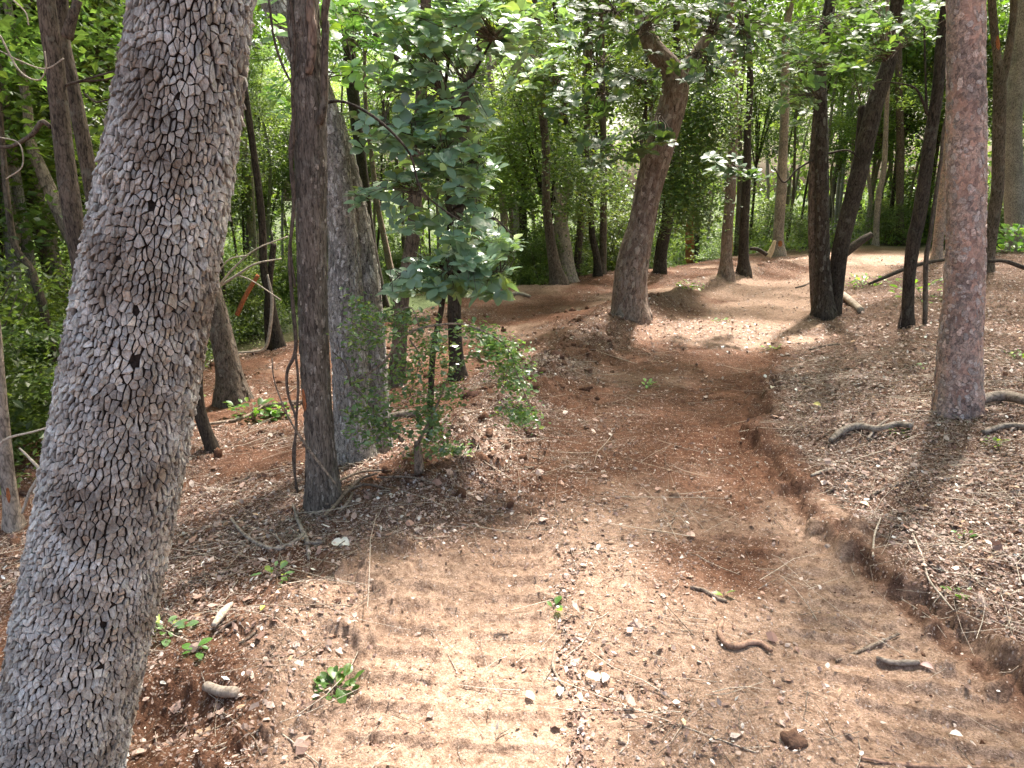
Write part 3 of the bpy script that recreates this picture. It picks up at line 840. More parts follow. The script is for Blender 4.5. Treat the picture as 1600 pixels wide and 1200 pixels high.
        cb = 1.32 * np.array([gcol * (.935 + wr), gcol * (.985 + wr * .2), gcol * (1.0 - wr * .8)])
        cc = np.tile(cb, (3 * K + 1, 1)); cc[:K] *= .08; cc[K:2 * K] *= .92
        cols.append(cc)
        th0 = ((cen[0] + x0) / nu * 2 * pi + pi) % (2 * pi) - pi
        lz = (cen[1] + y0) * Lmax / nv
        area = 0.5 * abs(np.dot(q[:, 0], np.roll(q[:, 1], 1)) - np.dot(q[:, 1], np.roll(q[:, 0], 1)))
        score.append(area * max(0, cos(th0)) * (1 if .28 < lz < 3.0 else 0))
    TH = np.stack(ths); LL = np.clip(np.stack(ls), 0, L[-1]); HH = np.stack(hgs); CC = np.stack(cols)
    V = surf(TH, LL, HH)
    k = np.arange(K); k2 = (k + 1) % K
    fq = np.vstack([np.stack([k, k2, K + k2], 1), np.stack([k, K + k2, K + k], 1), np.stack([K + k, K + k2, 2 * K + k2], 1), np.stack([K + k, 2 * K + k2, 2 * K + k], 1), np.stack([2 * K + k, 2 * K + k2, np.full(K, 3 * K)], 1)])
    order = np.argsort(-np.array(score)); big = set(order[:300].tolist())
    for i in order[:300]:
        obj('bark_plate', V[i], fq, M['plate'], root, col=CC[i], smooth=False)
    rest = [i for i in range(len(V)) if i not in big]
    Vr = V[rest]; F = (fq[None] + (np.arange(len(rest)) * (3 * K + 1))[:, None, None]).reshape(-1, 3)
    obj('bark_plate', Vr.reshape(-1, 3), F, M['plate'], root, col=CC[rest].reshape(-1, 3), smooth=False, kind='stuff')
    TREES.append((root, p2[-1].copy()))
    for kk in range(3):
        a = kk * 2.1; b = p2[-1 - kk]
        q = np.array([b, b + [cos(a), sin(a), .8], b + [cos(a) * 2.4, sin(a) * 2.4, 1.5]])
        stem(root, 'limb', q, np.array([.09, .06, .02]), 'bark_gray', 10, .05, kk)
big_tree()

# --- trees one can point to ------------------------------------------------
tree('tree', 'slim brown trunk with dark ring scars and a hanging vine beside the thick grey trunk',
     [(507, 790, 52), (502, 720, 46), (497, 640, 43), (493, 590, 44), (489, 480, 44), (487, 380, 45), (485, 200, 50), (477, 60, 48), (474, 0, 48)], 'bark_brown', seed=2, flare=.22,
     limbs=[dict(name='green_limb', pts=[(500, 195, 10), (506, 165, 13), (507, 100, 12), (509, 40, 12), (514, -20, 12)], off=-.09, mat='bark_mid', top=True),
            dict(name='reddish_limb', pts=[(482, 115, 10), (486, 90, 15), (489, 40, 14), (486, -20, 14)], off=-.09, mat='bark_red', top=True),
            dict(name='branch', pts=[(512, 160, 6), (530, 158, 5), (560, 168, 5), (600, 195, 5), (640, 240, 4), (655, 290, 4), (680, 318, 3), (720, 345, 2)], off=.0, mat='bark_dark')],
     wounds=[(.085, .10, -60, -30)])
tree('tree', 'pair of rough grey leaning trunks close behind the slim brown trunk',
     [(556, 712, 64), (552, 640, 58), (547, 560, 56), (541, 480, 55), (537, 380, 46), (528, 280, 42), (515, 200, 42), (480, 100, 46), (450, 40, 48), (425, -20, 50)], 'bark_gray', seed=3, flare=.25, rough=.14,
     extra_stems=[dict(pts=[(592, 700, 44), (586, 600, 40), (580, 500, 38), (570, 400, 36), (552, 310, 36), (535, 240, 34), (518, 180, 34)], off=.12, foot=True, top=False)])
tree('tree', 'tall tree forking above a broad sinuous trunk at the fork of the trail',
     [(986, 492, 54), (984, 470, 50), (986, 430, 49), (991, 400, 48), (1003, 350, 41), (1012, 300, 41), (1030, 233, 44), (1050, 167, 41), (1055, 130, 40), (1047, 104, 32), (1024, 80, 29), (1008, 45, 24), (1000, 5, 20)], 'bark_red', seed=4, flare=.22, rough=.14,
     limbs=[dict(name='limb', pts=[(1056, 150, 26), (1067, 117, 24), (1088, 85, 19), (1112, 48, 17), (1135, 10, 15)], mat='bark_red', top=True)])
tree('tree', 'flaking pinkish trunk standing on the leafy bank at the right',
     [(1497, 640, 64), (1499, 554, 61), (1506, 452, 56), (1509, 350, 54), (1510, 200, 54), (1509, 100, 52), (1509, 0, 52)], 'bark_pink', seed=5, flare=.14, rough=.07)
tree('tree', 'dark three-stemmed clump of trunks on the bank edge right of the trail',
     [(1287, 496, 32), (1286, 430, 23), (1285, 367, 20), (1284, 267, 20), (1284, 200, 18), (1283, 100, 16), (1298, 0, 17)], 'bark_dark', seed=6, flare=.3,
     extra_stems=[dict(pts=[(1276, 488, 16), (1272, 430, 15), (1270, 367, 15), (1271, 267, 15), (1276, 180, 13), (1281, 100, 12)], off=.12, foot=True, top=False, mat='bark_mid'),
                  dict(pts=[(1304, 480, 22), (1308, 430, 24), (1318, 367, 25), (1343, 267, 26), (1366, 167, 26), (1393, 83, 21), (1402, 0, 20)], off=.1, foot=True, flare=.15),
                  dict(pts=[(1325, 350, 12), (1338, 270, 12), (1344, 210, 12), (1347, 165, 11)], off=.25, top=False)],
     limbs=[dict(name='branch', pts=[(1270, 250, 4), (1245, 265, 3), (1225, 285, 3), (1210, 262, 2)]), dict(name='branch', pts=[(1292, 240, 4), (1325, 235, 3), (1345, 250, 2)])])
tree('tree', 'dark slender trunk leaning right just left of the pinkish trunk, twigs round its waist',
     [(1417, 512, 18), (1420, 440, 17), (1427, 379, 20), (1437, 333, 20), (1451, 233, 18), (1466, 133, 17), (1475, 33, 16)], 'bark_dark', seed=7,
     limbs=[dict(name='branch', pts=[(1450, 180, 5), (1438, 150, 4), (1425, 135, 3), (1385, 128, 2), (1350, 130, 2)]),
            dict(name='branch', pts=[(1448, 178, 5), (1446, 120, 3), (1444, 40, 3)])])
tree('sapling', 'thin grey-brown sapling between the dark leaning trunk and the pinkish trunk',
     [(1445, 507, 7), (1447, 408, 7), (1453, 370, 6), (1460, 320, 6), (1470, 250, 5), (1480, 180, 5)], 'bark_mid', seed=8, cat='sapling', ztop=5, crown=False, flare=0)
tree('sapling', 'thin orange-brown bare stem slanting across the dark leaning trunk',
     [(1404, 514, 5), (1418, 450, 5), (1428, 390, 6), (1438, 360, 5), (1442, 300, 4), (1450, 260, 3)], 'bark_red', seed=9, cat='sapling', ztop=4, crown=False, flare=0, top=False)
tree('tree', 'reddish trunk half hidden behind the pinkish trunk',
     [(1463, 408, 15), (1467, 367, 15), (1474, 300, 14), (1481, 220, 13), (1490, 100, 12)], 'bark_pink', seed=10)
tree('tree', 'dark trunk forking high, just right of the pinkish trunk',
     [(1540, 425, 19), (1548, 367, 19), (1558, 300, 18), (1560, 233, 18), (1562, 133, 18), (1558, 90, 12), (1552, 30, 12)], 'bark_mid', seed=11,
     limbs=[dict(name='limb', pts=[(1562, 140, 13), (1572, 100, 12), (1580, 50, 10), (1584, 0, 10)], mat='bark_mid', top=True)], wounds=[(.5, .53, -30, 30)])
tree('tree', 'broad mottled grey trunk at the right edge of the picture',
     [(1592, 392, 32), (1586, 330, 28), (1583, 260, 27), (1582, 190, 26), (1590, 100, 24), (1596, 0, 22)], 'bark_gray', seed=12)
tree('tree', 'straight brown trunk with raw orange scrape left of the trail bend',
     [(1134, 434, 21), (1135, 400, 18), (1136, 367, 17), (1141, 300, 16), (1145, 233, 15), (1147, 133, 14), (1143, 50, 13), (1140, 0, 12)], 'bark_red', seed=13, wounds=[(.07, .12, 55, 85), (.17, .21, 60, 85)])
tree('tree', 'straight dark trunk beside the scraped brown trunk left of the trail bend',
     [(1162, 428, 17), (1162, 400, 15), (1163, 350, 14), (1167, 267, 13), (1168, 200, 11), (1172, 133, 10), (1168, 50, 9)], 'bark_dark', seed=14)
tree('tree', 'pale trunk splintered at its foot, beyond the trail bend',
     [(1216, 400, 19), (1216, 370, 16), (1220, 310, 16), (1223, 250, 14), (1226, 180, 13), (1228, 60, 12)], 'bark_pale', seed=15, wounds=[(.05, .07, -20, 20)])
tree('tree', 'two dark crossing stems just behind the tree at the fork',
     [(1031, 426, 19), (1035, 390, 16), (1043, 350, 16), (1052, 290, 15), (1056, 220, 14), (1058, 100, 12)], 'bark_dark', seed=16,
     extra_stems=[dict(pts=[(1025, 424, 11), (1030, 380, 10), (1038, 340, 9), (1040, 280, 8)], off=.2, foot=True, top=False)])
tree('broken_stump', 'short reddish snapped trunk standing under leaves behind the fork', [(1079, 410, 15), (1078, 385, 14), (1077, 360, 12), (1080, 335, 10)], 'wound', seed=17, top=False, cat='stump')
tree('tree', 'thin dark trunk right beside the reddish snapped trunk', [(1089, 410, 9), (1089, 370, 8), (1090, 300, 8), (1092, 200, 7), (1090, 60, 7)], 'bark_dark', seed=18)
tree('tree', 'brown trunk grown together with the pale snag left of the fork tree',
     [(873, 444, 22), (864, 400, 17), (857, 350, 14), (853, 300, 13), (853, 233, 13), (846, 160, 12), (842, 60, 11)], 'bark_mid', seed=19)
tree('dead_snag', 'pale weathered snag with a broken top and a dark knot hole',
     [(884, 442, 30), (882, 400, 25), (878, 360, 21), (874, 320, 20), (873, 300, 17), (870, 285, 6)], 'bark_pale', seed=20, top=False, cat='snag', wounds=[(.80, .88, -70, -30, 'fissure')])
tree('tree', 'straight thin brown trunk between the snag and the fork tree',
     [(940, 428, 14), (942, 390, 12), (943, 330, 11), (943, 250, 11), (942, 180, 10), (940, 60, 9)], 'bark_mid', seed=21)
tree('tree', 'thin dark trunk curving up left beside the straight brown one',
     [(934, 432, 14), (932, 400, 11), (925, 365, 10), (923, 310, 9), (924, 281, 9), (913, 229, 9), (893, 205, 8), (882, 180, 8), (880, 100, 7)], 'bark_dark', seed=22)
tree('tree', 'thin grey trunk nearest right of the hanging broad leaves, mottled pale',
     [(808, 440, 15), (810, 400, 14), (809, 350, 13), (805, 250, 13), (800, 170, 12), (797, 60, 11)], 'bark_gray', seed=23)
tree('tree', 'thin reddish trunk left of the mottled grey one, tangled in twigs',
     [(790, 445, 13), (791, 400, 13), (789, 367, 13), (784, 290, 12), (783, 233, 11), (776, 167, 11), (765, 110, 10), (762, 20, 10)], 'bark_red', seed=24)
tree('tree', 'dark forked trunk rising behind the hanging broad leaves',
     [(716, 592, 24), (712, 540, 22), (710, 490, 21), (711, 400, 20), (716, 320, 19), (722, 240, 20), (724, 170, 22), (738, 110, 12), (752, 50, 10)], 'bark_dark', seed=25,
     limbs=[dict(name='limb', pts=[(722, 200, 14), (712, 170, 14), (698, 145, 12), (655, 118, 12), (625, 95, 10), (596, 70, 8), (578, 40, 7)], mat='bark_dark')])
tree('tree', 'thick dark trunk with orange scar glimpsed behind the hanging broad leaves',
     [(619, 602, 26), (624, 540, 24), (628, 470, 22), (640, 400, 22), (647, 350, 21), (652, 250, 20), (660, 120, 18)], 'bark_mid', seed=26, wounds=[(.44, .50, -85, -40)])
tree('tree', 'dark trunk behind the pair of rough grey leaning trunks',
     [(600, 480, 16), (588, 420, 14), (578, 360, 14), (566, 260, 16), (552, 150, 20), (545, 60, 20), (543, 0, 20)], 'bark_dark', seed=27)
tree('tree', 'thin brown leaning trunk between the grey pair and the scarred dark trunk',
     [(620, 482, 11), (617, 450, 11), (608, 410, 11), (600, 370, 10), (590, 320, 9), (580, 240, 8)], 'bark_red', seed=28)
tree('tree', 'brown trunk wide at the foot leaning left, just right of the thick grey trunk',
     [(364, 628, 42), (358, 580, 36), (345, 520, 34), (325, 440, 32), (304, 360, 30), (280, 250, 28), (255, 100, 26)], 'bark_mid', seed=29)
tree('tree', 'thin mossy stem curving at the foot beside the thick grey trunk',
     [(333, 706, 20), (321, 672, 19), (311, 640, 19), (307, 600, 19), (311, 550, 19), (319, 500, 19), (326, 440, 18), (322, 350, 17), (306, 200, 16)], 'bark_dark', seed=30, flare=.1)
tree('tree', 'twin dark trunks rising behind the upper left of the thick grey trunk',
     [(172, 722, 34), (158, 600, 31), (140, 480, 29), (124, 400, 28), (110, 310, 28), (96, 200, 27), (86, 100, 27), (72, 0, 26)], 'bark_mid', seed=31,
     extra_stems=[dict(pts=[(165, 640, 24), (160, 420, 22), (146, 310, 22), (132, 230, 22), (116, 150, 22), (97, 60, 22), (94, 0, 22)], off=.3)],
     limbs=[dict(name='limb', pts=[(104, 60, 18), (112, 30, 15), (122, 0, 13)], mat='bark_mid'), dict(name='branch', pts=[(80, 200, 6), (66, 190, 8), (50, 210, 7), (20, 228, 6), (0, 230, 5)]), dict(name='branch', pts=[(100, 135, 4), (120, 128, 4), (160, 125, 3), (185, 118, 2)])])
tree('tree', 'slim dark stem slanting at the top left corner', [(150, 560, 14), (120, 400, 13), (85, 190, 12), (62, 130, 11), (40, 60, 11), (12, 0, 10)], 'bark_dark', seed=32, Y=9.5, ztop=7)
tree('tree', 'pale trunk slanting down right at the left, lit by the sun', [(190, 560, 20), (150, 450, 21), (113, 372, 22), (88, 320, 21), (66, 268, 18), (47, 220, 15), (40, 150, 13)], 'bark_pale', seed=33, Y=8.5, ztop=6)
tree('tree', 'thin dark bent trunk among the green shrubs at the left', [(96, 610, 13), (88, 585, 13), (76, 520, 12), (63, 464, 13), (44, 415, 12), (24, 385, 10), (10, 300, 9)], 'bark_mid', seed=34, Y=7.2, ztop=5)
tree('sapling', 'slim pale brown sapling with an orange scrape at the left edge', [(22, 822, 24), (14, 760, 21), (7, 700, 20), (1, 625, 18), (-8, 520, 17), (-20, 350, 15)], 'bark_pale', seed=35, cat='sapling', ztop=6, wounds=[(.05, .065, 10, 40)])
tree('tree', 'thin pale trunk seen between the thick grey trunk and the slim brown one', [(404, 470, 14), (397, 400, 13), (392, 350, 12), (386, 280, 12), (380, 215, 12), (376, 120, 11)], 'bark_pale', seed=36)
tree('tree', 'two dark leaning stems behind the curved white stick', [(436, 546, 18), (428, 500, 15), (420, 455, 13), (412, 420, 12), (408, 330, 11)], 'bark_dark', seed=37,
     extra_stems=[dict(pts=[(420, 542, 12), (418, 490, 11), (421, 440, 10), (428, 380, 9)], off=.1, foot=True, top=False)])
tree('tree', 'straight mid-brown trunk far beyond the trail, right of the leaning dark clump', [(1407, 382, 15), (1406, 340, 12), (1406, 280, 12), (1407, 233, 12), (1405, 150, 11), (1403, 50, 10)], 'bark_mid', seed=38)
tree('tree', 'thin pale curved stem far beyond the trail between the dark trunks', [(1368, 384, 9), (1370, 340, 9), (1374, 300, 9), (1381, 265, 8), (1385, 180, 7)], 'bark_pale', seed=39)

for lab, n_, w_, h_, cols_, l_, k_ in (('flaking pinkish', 900, .030, .040, [(.54, .42, .37), (.50, .41, .37), (.57, .42, .36), (.44, .37, .34)], 3.4, 0),
                                 ('pair of rough grey', 1700, .022, .045, [(.42, .39, .36), (.50, .47, .44), (.28, .25, .22)], 3.6, 0), ('pair of rough grey', 1000, .022, .045, [(.42, .39, .36), (.50, .47, .44), (.28, .25, .22)], 3.0, 1),
                                 ('slim brown trunk', 900, .014, .040, [(.20, .17, .142), (.27, .235, .20), (.11, .09, .074)], 3.2, 0),
                                 ('tall tree forking', 1100, .05, .10, [(.30, .23, .19), (.36, .29, .24), (.20, .14, .11)], 5.5, 0),
                                 ('dark three-stemmed', 500, .035, .07, [(.07, .055, .045), (.10, .085, .07), (.14, .13, .11)], 5, 0), ('brown trunk wide', 500, .03, .06, [(.15, .12, .095), (.20, .165, .13)], 3, 0)):
    for root_, inf_ in INFOS:
        if root_['label'].startswith(lab): flakes(root_, inf_[k_], n_, w_, h_, cols_, l_, 11 + k_)
# ------------------------------------------------------------ crown meshes shared between copies
def crown_mesh(name, n, rx, rz, size, mat, seed, nclump=60, shape='round', tpl=None):
    rg = np.random.default_rng(seed)
    cl = rand_dirs(nclump, rg) * (rg.random((nclump, 1)) ** .45)
    cl[:, :2] *= rx; cl[:, 2] *= rz
    if shape == 'shrub': cl[:, 2] = np.abs(cl[:, 2])
    which = rg.integers(0, nclump, n)
    sig = .16 * rx * (0.6 + .8 * rg.random((nclump, 1)))
    pos = cl[which] + rg.normal(size=(n, 3)) * sig[which] * [1, 1, .55]
    if shape == 'shrub': pos[:, 2] = np.maximum(pos[:, 2], .03)
    nr = rand_dirs(n, rg) * .75 + [0, 0, 1]
    d = rand_dirs(n, rg) + [0, 0, -.25]; nr /= np.linalg.norm(nr, axis=1, keepdims=True)
    d -= nr * (d * nr).sum(1, keepdims=True)
    br = (.55 + .9 * rg.random((nclump, 1)))[which] * (.7 + .6 * rg.random((n, 1)))
    yel = rg.random((nclump, 1))[which] * .5 + rg.random((n, 1)) * .3
    col = np.hstack([br * (.85 + .75 * yel), br * (.95 + .35 * yel), br * (1.0 - .35 * yel)])
    sz = size * (.6 + .8 * rg.random(n))
    v, f, c = place_leaves(tpl or leaf_small(), pos, d, nr, sz, col, .8 + .6 * rg.random(n))
    return mesh_from(name, v, f, mat, c, smooth=False)
def stems_mesh(name, n, rx, rz, r0, mat, seed, shape='shrub'):
    rg = np.random.default_rng(seed); bag = Bag()
    for k in range(n):
        a = rg.random() * 2 * pi; q = rg.random() ** .6 * rx * .8
        hz = rz * (.5 + .5 * rg.random())
        z0 = -.3 if shape == 'shrub' else -rz * .8
        pts = np.array([[0, 0, z0], [cos(a) * q * .35 + rg.normal() * .05, sin(a) * q * .35, z0 + (hz - z0) * .5], [cos(a) * q, sin(a) * q, hz]])
        v, f, _ = tube_arrays(pts, np.array([r0, r0 * .65, r0 * .25]), 9, 5, cap=False); bag.add(v, f)
    v, f, _ = bag.out(); return mesh_from(name, v, f, mat)

SHRUB = [(crown_mesh('foliage', 6500, 1.0, 1.7, .062, M['leaf_bg'], 101, 55, 'shrub'), stems_mesh('stems', 9, 1, 1.6, .014, M['bark_mid'], 1)),
         (crown_mesh('foliage', 6000, 1.2, 2.4, .075, M['leaf_bg'], 102, 50, 'shrub'), stems_mesh('stems', 7, 1.2, 2.2, .018, M['bark_mid'], 2)),
         (crown_mesh('foliage', 7000, 1.1, 1.2, .048, M['leaf_bg2'], 103, 70, 'shrub'), stems_mesh('stems', 10, 1.1, 1.1, .01, M['bark_mid'], 3))]
CROWN = [(crown_mesh('crown', 8000, 2.2, 2.2, .115, M['leaf_bg'], 111, 60), stems_mesh('limbs', 9, 2.2, 2.0, .035, M['bark_mid'], 11, 'c')),
         (crown_mesh('crown', 8000, 1.9, 2.9, .105, M['leaf_bg'], 112, 60), stems_mesh('limbs', 9, 1.9, 2.6, .035, M['bark_dark'], 12, 'c')),
         (crown_mesh('crown', 8000, 2.4, 1.8, .125, M['leaf_bg2'], 113, 50), stems_mesh('limbs', 9, 2.4, 1.6, .035, M['bark_mid'], 13, 'c'))]
def trunk_mesh(seed, mat):
    rg = np.random.default_rng(seed)
    pts = np.array([[0, 0, -.4], [0, 0, 0], [rg.normal() * .1, rg.normal() * .1, .3], [rg.normal() * .25, rg.normal() * .25, .7], [0, 0, 1.0]]); pts[:, 2] *= 6
    v, f, _ = tube_arrays(pts, np.array([.14, .13, .11, .09, .06]), 26, 10, .1, 1.6, 2, seed)
    return mesh_from('trunk', v, f, mat)
TRUNK = [trunk_mesh(1, M['bark_mid']), trunk_mesh(2, M['bark_pale']), trunk_mesh(3, M['bark_dark']), trunk_mesh(4, M['bark_gray'])]

def inst(name, me, parent, loc=(0, 0, 0), rz=0, sc=(1, 1, 1)):
    o = bpy.data.objects.new(name, me); COL.objects.link(o); o.parent = parent
    o.location = loc; o.rotation_euler = (0, 0, rz); o.scale = sc; return o

LIM = [(-900, 900), (0, 780), (100, 700), (300, 560), (380, 545), (450, 500), (560, 470), (700, 452), (850, 446), (950, 428), (1100, 408), (1240, 394), (1420, 384), (1600, 388), (2400, 380)]
def ylim(u):
    v = np.interp(u, [a for a, b in LIM], [b for a, b in LIM])
    g = G(float(u), float(v)); return g[1]
def bgroup(k): return ['green leafy shrubs of the understorey behind the clearing', 'young trees of the woodland behind the trail', 'farther forest trees beyond the trail'][k]

LIT = [(3.2, 10.0, 2.2), (11.5, 21.5, 3.6), (7.2, 17, 2.4), (0, 2, 1.6), (2.9, 4.5, 1.5), (-2.8, 7, 1.6), (-1.9, 9.2, 1.5)]
def shades(x, y, z, r):
    gx = x - SUN_DIR[0] / SUN_DIR[2] * z; gy = y - SUN_DIR[1] / SUN_DIR[2] * z
    if z > 5 and shades(x, y, z - 2.2, r): return True
    return any((gx - a) ** 2 + (gy - b) ** 2 < (c + r) ** 2 for a, b, c in LIT)
def shrub(u, dist, sc, k, rg):
    Y = dist; x = (u - 800) / FPX * (Y / cp_ ) * 1.0
    z = float(H(x, Y))
    e = thing('shrub', 'green leafy understorey shrub standing behind the clearing', 'shrub', (x, Y, z), bgroup(0)); BG.append((e, u, Y, 0, ('loose', 'tall', 'dark dense')[k]))
    rz = rg.random() * 6.28
    inst('foliage', SHRUB[k][0], e, (0, 0, .05), rz, (sc, sc, sc * (.8 + .5 * rg.random())))
    inst('stems', SHRUB[k][1], e, (0, 0, 0), rz, (sc, sc, sc))
rg = np.random.default_rng(77)
BG = []
for i in range(165):
    u = -350 + 2350 * rg.random()
    Yl = ylim(u)
    k = int(rg.integers(0, 3)); sc = .6 + .6 * rg.random()
    Y = Yl + 1.1 * sc + rg.exponential(4.0) * (1.6 if u > 1000 else 1.0)
    if Y > 45: continue
    shrub(u, Y, sc * (1.25 if Y > 18 else 1), k, rg)
for i in range(135):
    u = -450 + 2500 * rg.random(); Yl = ylim(u)
    Y = Yl + 2.6 + rg.exponential(7.0)
    if u < 350: Y = max(Y, 8.5)
    if Y > 52: continue
    x = (u - 800) / FPX * (Y / cp_)
    z0 = float(H(x, Y)); k = int(rg.integers(0, 3))
    hgt = 2.2 + 5.5 * rg.random() ** .8 + .05 * Y; sc = .62 + .5 * rg.random()
    if shades(x, Y, hgt, 1.6 * sc): continue
    e = thing('young_tree', 'leafy young tree standing in the woodland behind the trail', 'tree', (x, Y, z0), bgroup(1)); BG.append((e, u, Y, 1, ('broad-crowned', 'tall-crowned', 'dark flat-crowned')[k]))
    th = .45 + .4 * rg.random()
    inst('trunk', TRUNK[int(rg.integers(0, 4))], e, (0, 0, 0), rg.random() * 6, (th, th, (hgt) / 6))
    inst('crown', CROWN[k][0], e, (0, 0, hgt), rg.random() * 6, (sc, sc, sc)); inst('limb', CROWN[k][1], e, (0, 0, hgt), rg.random() * 6, (sc, sc, sc))
for i in range(66):
    u = -700 + 3000 * rg.random(); Yl = ylim(u)
    Y = Yl + 4 + 30 * rg.random()
    if u < 350: Y = max(Y, 11)
    x = (u - 800) / FPX * (Y / cp_)
    z0 = float(H(x, Y)); k = int(rg.integers(0, 3)); hgt = 7 + 4.5 * rg.random(); sc = .95 + .45 * rg.random()
    if shades(x, Y, hgt, 1.7 * sc): continue
    e = thing('forest_tree', 'tall forest tree rising beyond the trail among other trees', 'tree', (x, Y, z0), bgroup(2)); BG.append((e, u, Y, 2, ('broad-crowned', 'tall-crowned', 'dark flat-crowned')[k]))
    th = .8 + .7 * rg.random(); rz = rg.random() * 6
    inst('trunk', TRUNK[int(rg.integers(0, 4))], e, (0, 0, 0), rz, (th, th, hgt / 6))
    inst('crown', CROWN[k][0], e, (0, 0, hgt), rz, (sc, sc, sc)); inst('limbs', CROWN[k][1], e, (0, 0, hgt), rz, (sc, sc, sc))
for i in range(64):
    u = 520 + 1120 * rg.random() if i < 48 else 520 * rg.random(); Yl = ylim(u)
    Y = Yl + .6 + 13 * rg.random()
    if u < 350: Y = max(Y, 9)
    x = (u - 800) / FPX * (Y / cp_); z0 = float(H(x, Y)); k = int(rg.integers(0, 3)); hgt = 8.5 + 3 * rg.random()
    if shades(x, Y, hgt, 1.0): continue
    e = thing('slender_tree', 'slender tree', 'tree', (x, Y, z0), 'slender bare-stemmed trees in the woodland'); BG.append((e, u, Y, 3, ('bare-stemmed', 'bare-stemmed', 'bare-stemmed')[k]))
    th = .45 + .45 * rg.random()
    lean = rg.normal() * .07
    q = inst('trunk', TRUNK[int(rg.integers(0, 4))], e, (0, 0, 0), rg.random() * 6, (th, th, hgt / 6)); e.rotation_euler = (rg.normal() * .05, lean, 0)
    inst('crown', CROWN[k][0], e, (0, 0, hgt), 1.0, (.55, .55, .5)); inst('limb', CROWN[k][1], e, (0, 0, hgt), 1.0, (.55, .55, .5))
# far wood closing the view
def far_wood():
    rg = np.random.default_rng(5); n = 90000
    a = radians(-62) + rg.random(n) * radians(124); r = 44 + 26 * rg.random(n)
    x = r * np.sin(a); y = r * np.cos(a)
    top = 15 + 5 * fbm(a * 14, r * .1, 9, 3)
    z = H(x, y) + rg.random(n) ** 1.35 * top
    cl = fbm(a * 60, z * .9, 14, 3)
    k = cl > .38; x, y, z = x[k], y[k], z[k]; n = len(x)
    nr = rand_dirs(n, rg) + [0, 0, 1.0]; d = rand_dirs(n, rg)
    b = (.8 + .9 * rg.random((n, 1))); yl = rg.random((n, 1)) * .6
    col = np.hstack([b * (.9 + .6 * yl), b * (1 + .3 * yl), b * (1 - .3 * yl)])
    v, f, c = place_leaves(leaf_small(), np.stack([x, y, z], 1), d, nr, .30 + .28 * rg.random(n), col)
    o = obj('far_wood', v, f, M['leaf_bg'], col=c, kind='stuff', origin=(0, 0, 0), smooth=False)
    tag(o, 'mass of bright green foliage of the far wood behind all the trees', 'wood')
far_wood()
def undergrowth():
    rg = np.random.default_rng(15); n = 95000
    a = radians(-60) + rg.random(n) * radians(120); t = rg.random(n)
    us = np.linspace(-1100, 2700, 60); yls = np.array([ylim(q) for q in us])
    u = 800 + np.tan(a) * FPX * 1.0
    y0 = np.interp(u, us, yls); y = y0 + .6 + (58 - y0) * t ** 1.3; x = y * np.tan(a) / cp_
    hgt = .25 + 1.1 * ss(.35, .65, fbm(x * .5, y * .5, 44, 3)) * ss(.4, 3, y - y0)
    k = fbm(x * 1.2, y * 1.2, 45, 3) > .30
    x, y, hgt = x[k], y[k], hgt[k]; n = len(x)
    z = H(x, y) + .03 + hgt * rg.random(n) ** .8
    nr = rand_dirs(n, rg) * .6 + [0, 0, 1.0]; d = rand_dirs(n, rg)
    b = (.6 + .8 * rg.random((n, 1))); yl = rg.random((n, 1)) * .6
    col = np.hstack([b * (.9 + .6 * yl), b * (1 + .3 * yl), b * (1 - .3 * yl)])
    v, f, c = place_leaves(leaf_small(), np.stack([x, y, z], 1), d, nr, (.06 + .05 * rg.random(n)) * (.6 + y * .035), col, np.full(n, 1.3))
    o = obj('undergrowth', v, f, M['leaf_bg'], col=c, kind='stuff', origin=(0, 0, 0), smooth=False)
    tag(o, 'low green undergrowth covering the ground behind the clearing and the trail', 'undergrowth')
undergrowth()

LAND = [(-200, 'beyond the left edge'), (20, 'behind the pale sapling at the left edge'), (110, 'behind the twin dark trunks at the left'), (260, 'hidden behind the thick grey trunk'), (365, 'right of the thick grey trunk'), (430, 'behind the curved white stick'),
        (487, 'behind the slim brown trunk'), (560, 'behind the rough grey pair'), (640, 'behind the orange-scarred trunk'), (715, 'behind the dark forked trunk'), (800, 'behind the mottled thin trunk'), (875, 'behind the weathered snag'),
        (940, 'behind the straight thin brown trunk'), (1000, 'behind the forked trunk'), (1080, 'behind the snapped reddish trunk'), (1140, 'behind the scraped trunk'), (1220, 'behind the splintered trunk'), (1290, 'behind the three-stemmed dark clump'),
        (1370, 'behind the pale curved stem'), (1430, 'behind the dark leaning trunk'), (1510, 'behind the pinkish trunk'), (1590, 'behind the broad mottled trunk at the right'), (1850, 'beyond the right edge')]
ORD = ['nearest', 'second nearest', 'third nearest', 'fourth nearest', 'fifth nearest', 'sixth nearest', 'seventh nearest', 'eighth nearest', 'ninth nearest', 'tenth nearest', 'farthest but few', 'farthest but one', 'farthest']
def label_background():
    buckets = {}
    for e, u, Y, kind, look in BG:
        lm = min(LAND, key=lambda q: abs(q[0] - u))[1]
        buckets.setdefault((lm, kind, look), []).append((Y, e))
    for (lm, kind, look), L_ in buckets.items():
        L_.sort(key=lambda q: q[0])
        noun = ('green shrub', 'young tree', 'forest tree', 'slender tree')[kind]
        for i, (Y, e) in enumerate(L_):
            e['label'] = f'{look} {noun} {lm}' + (f', {ORD[i]} of them' if len(L_) > 1 else '')
label_background()

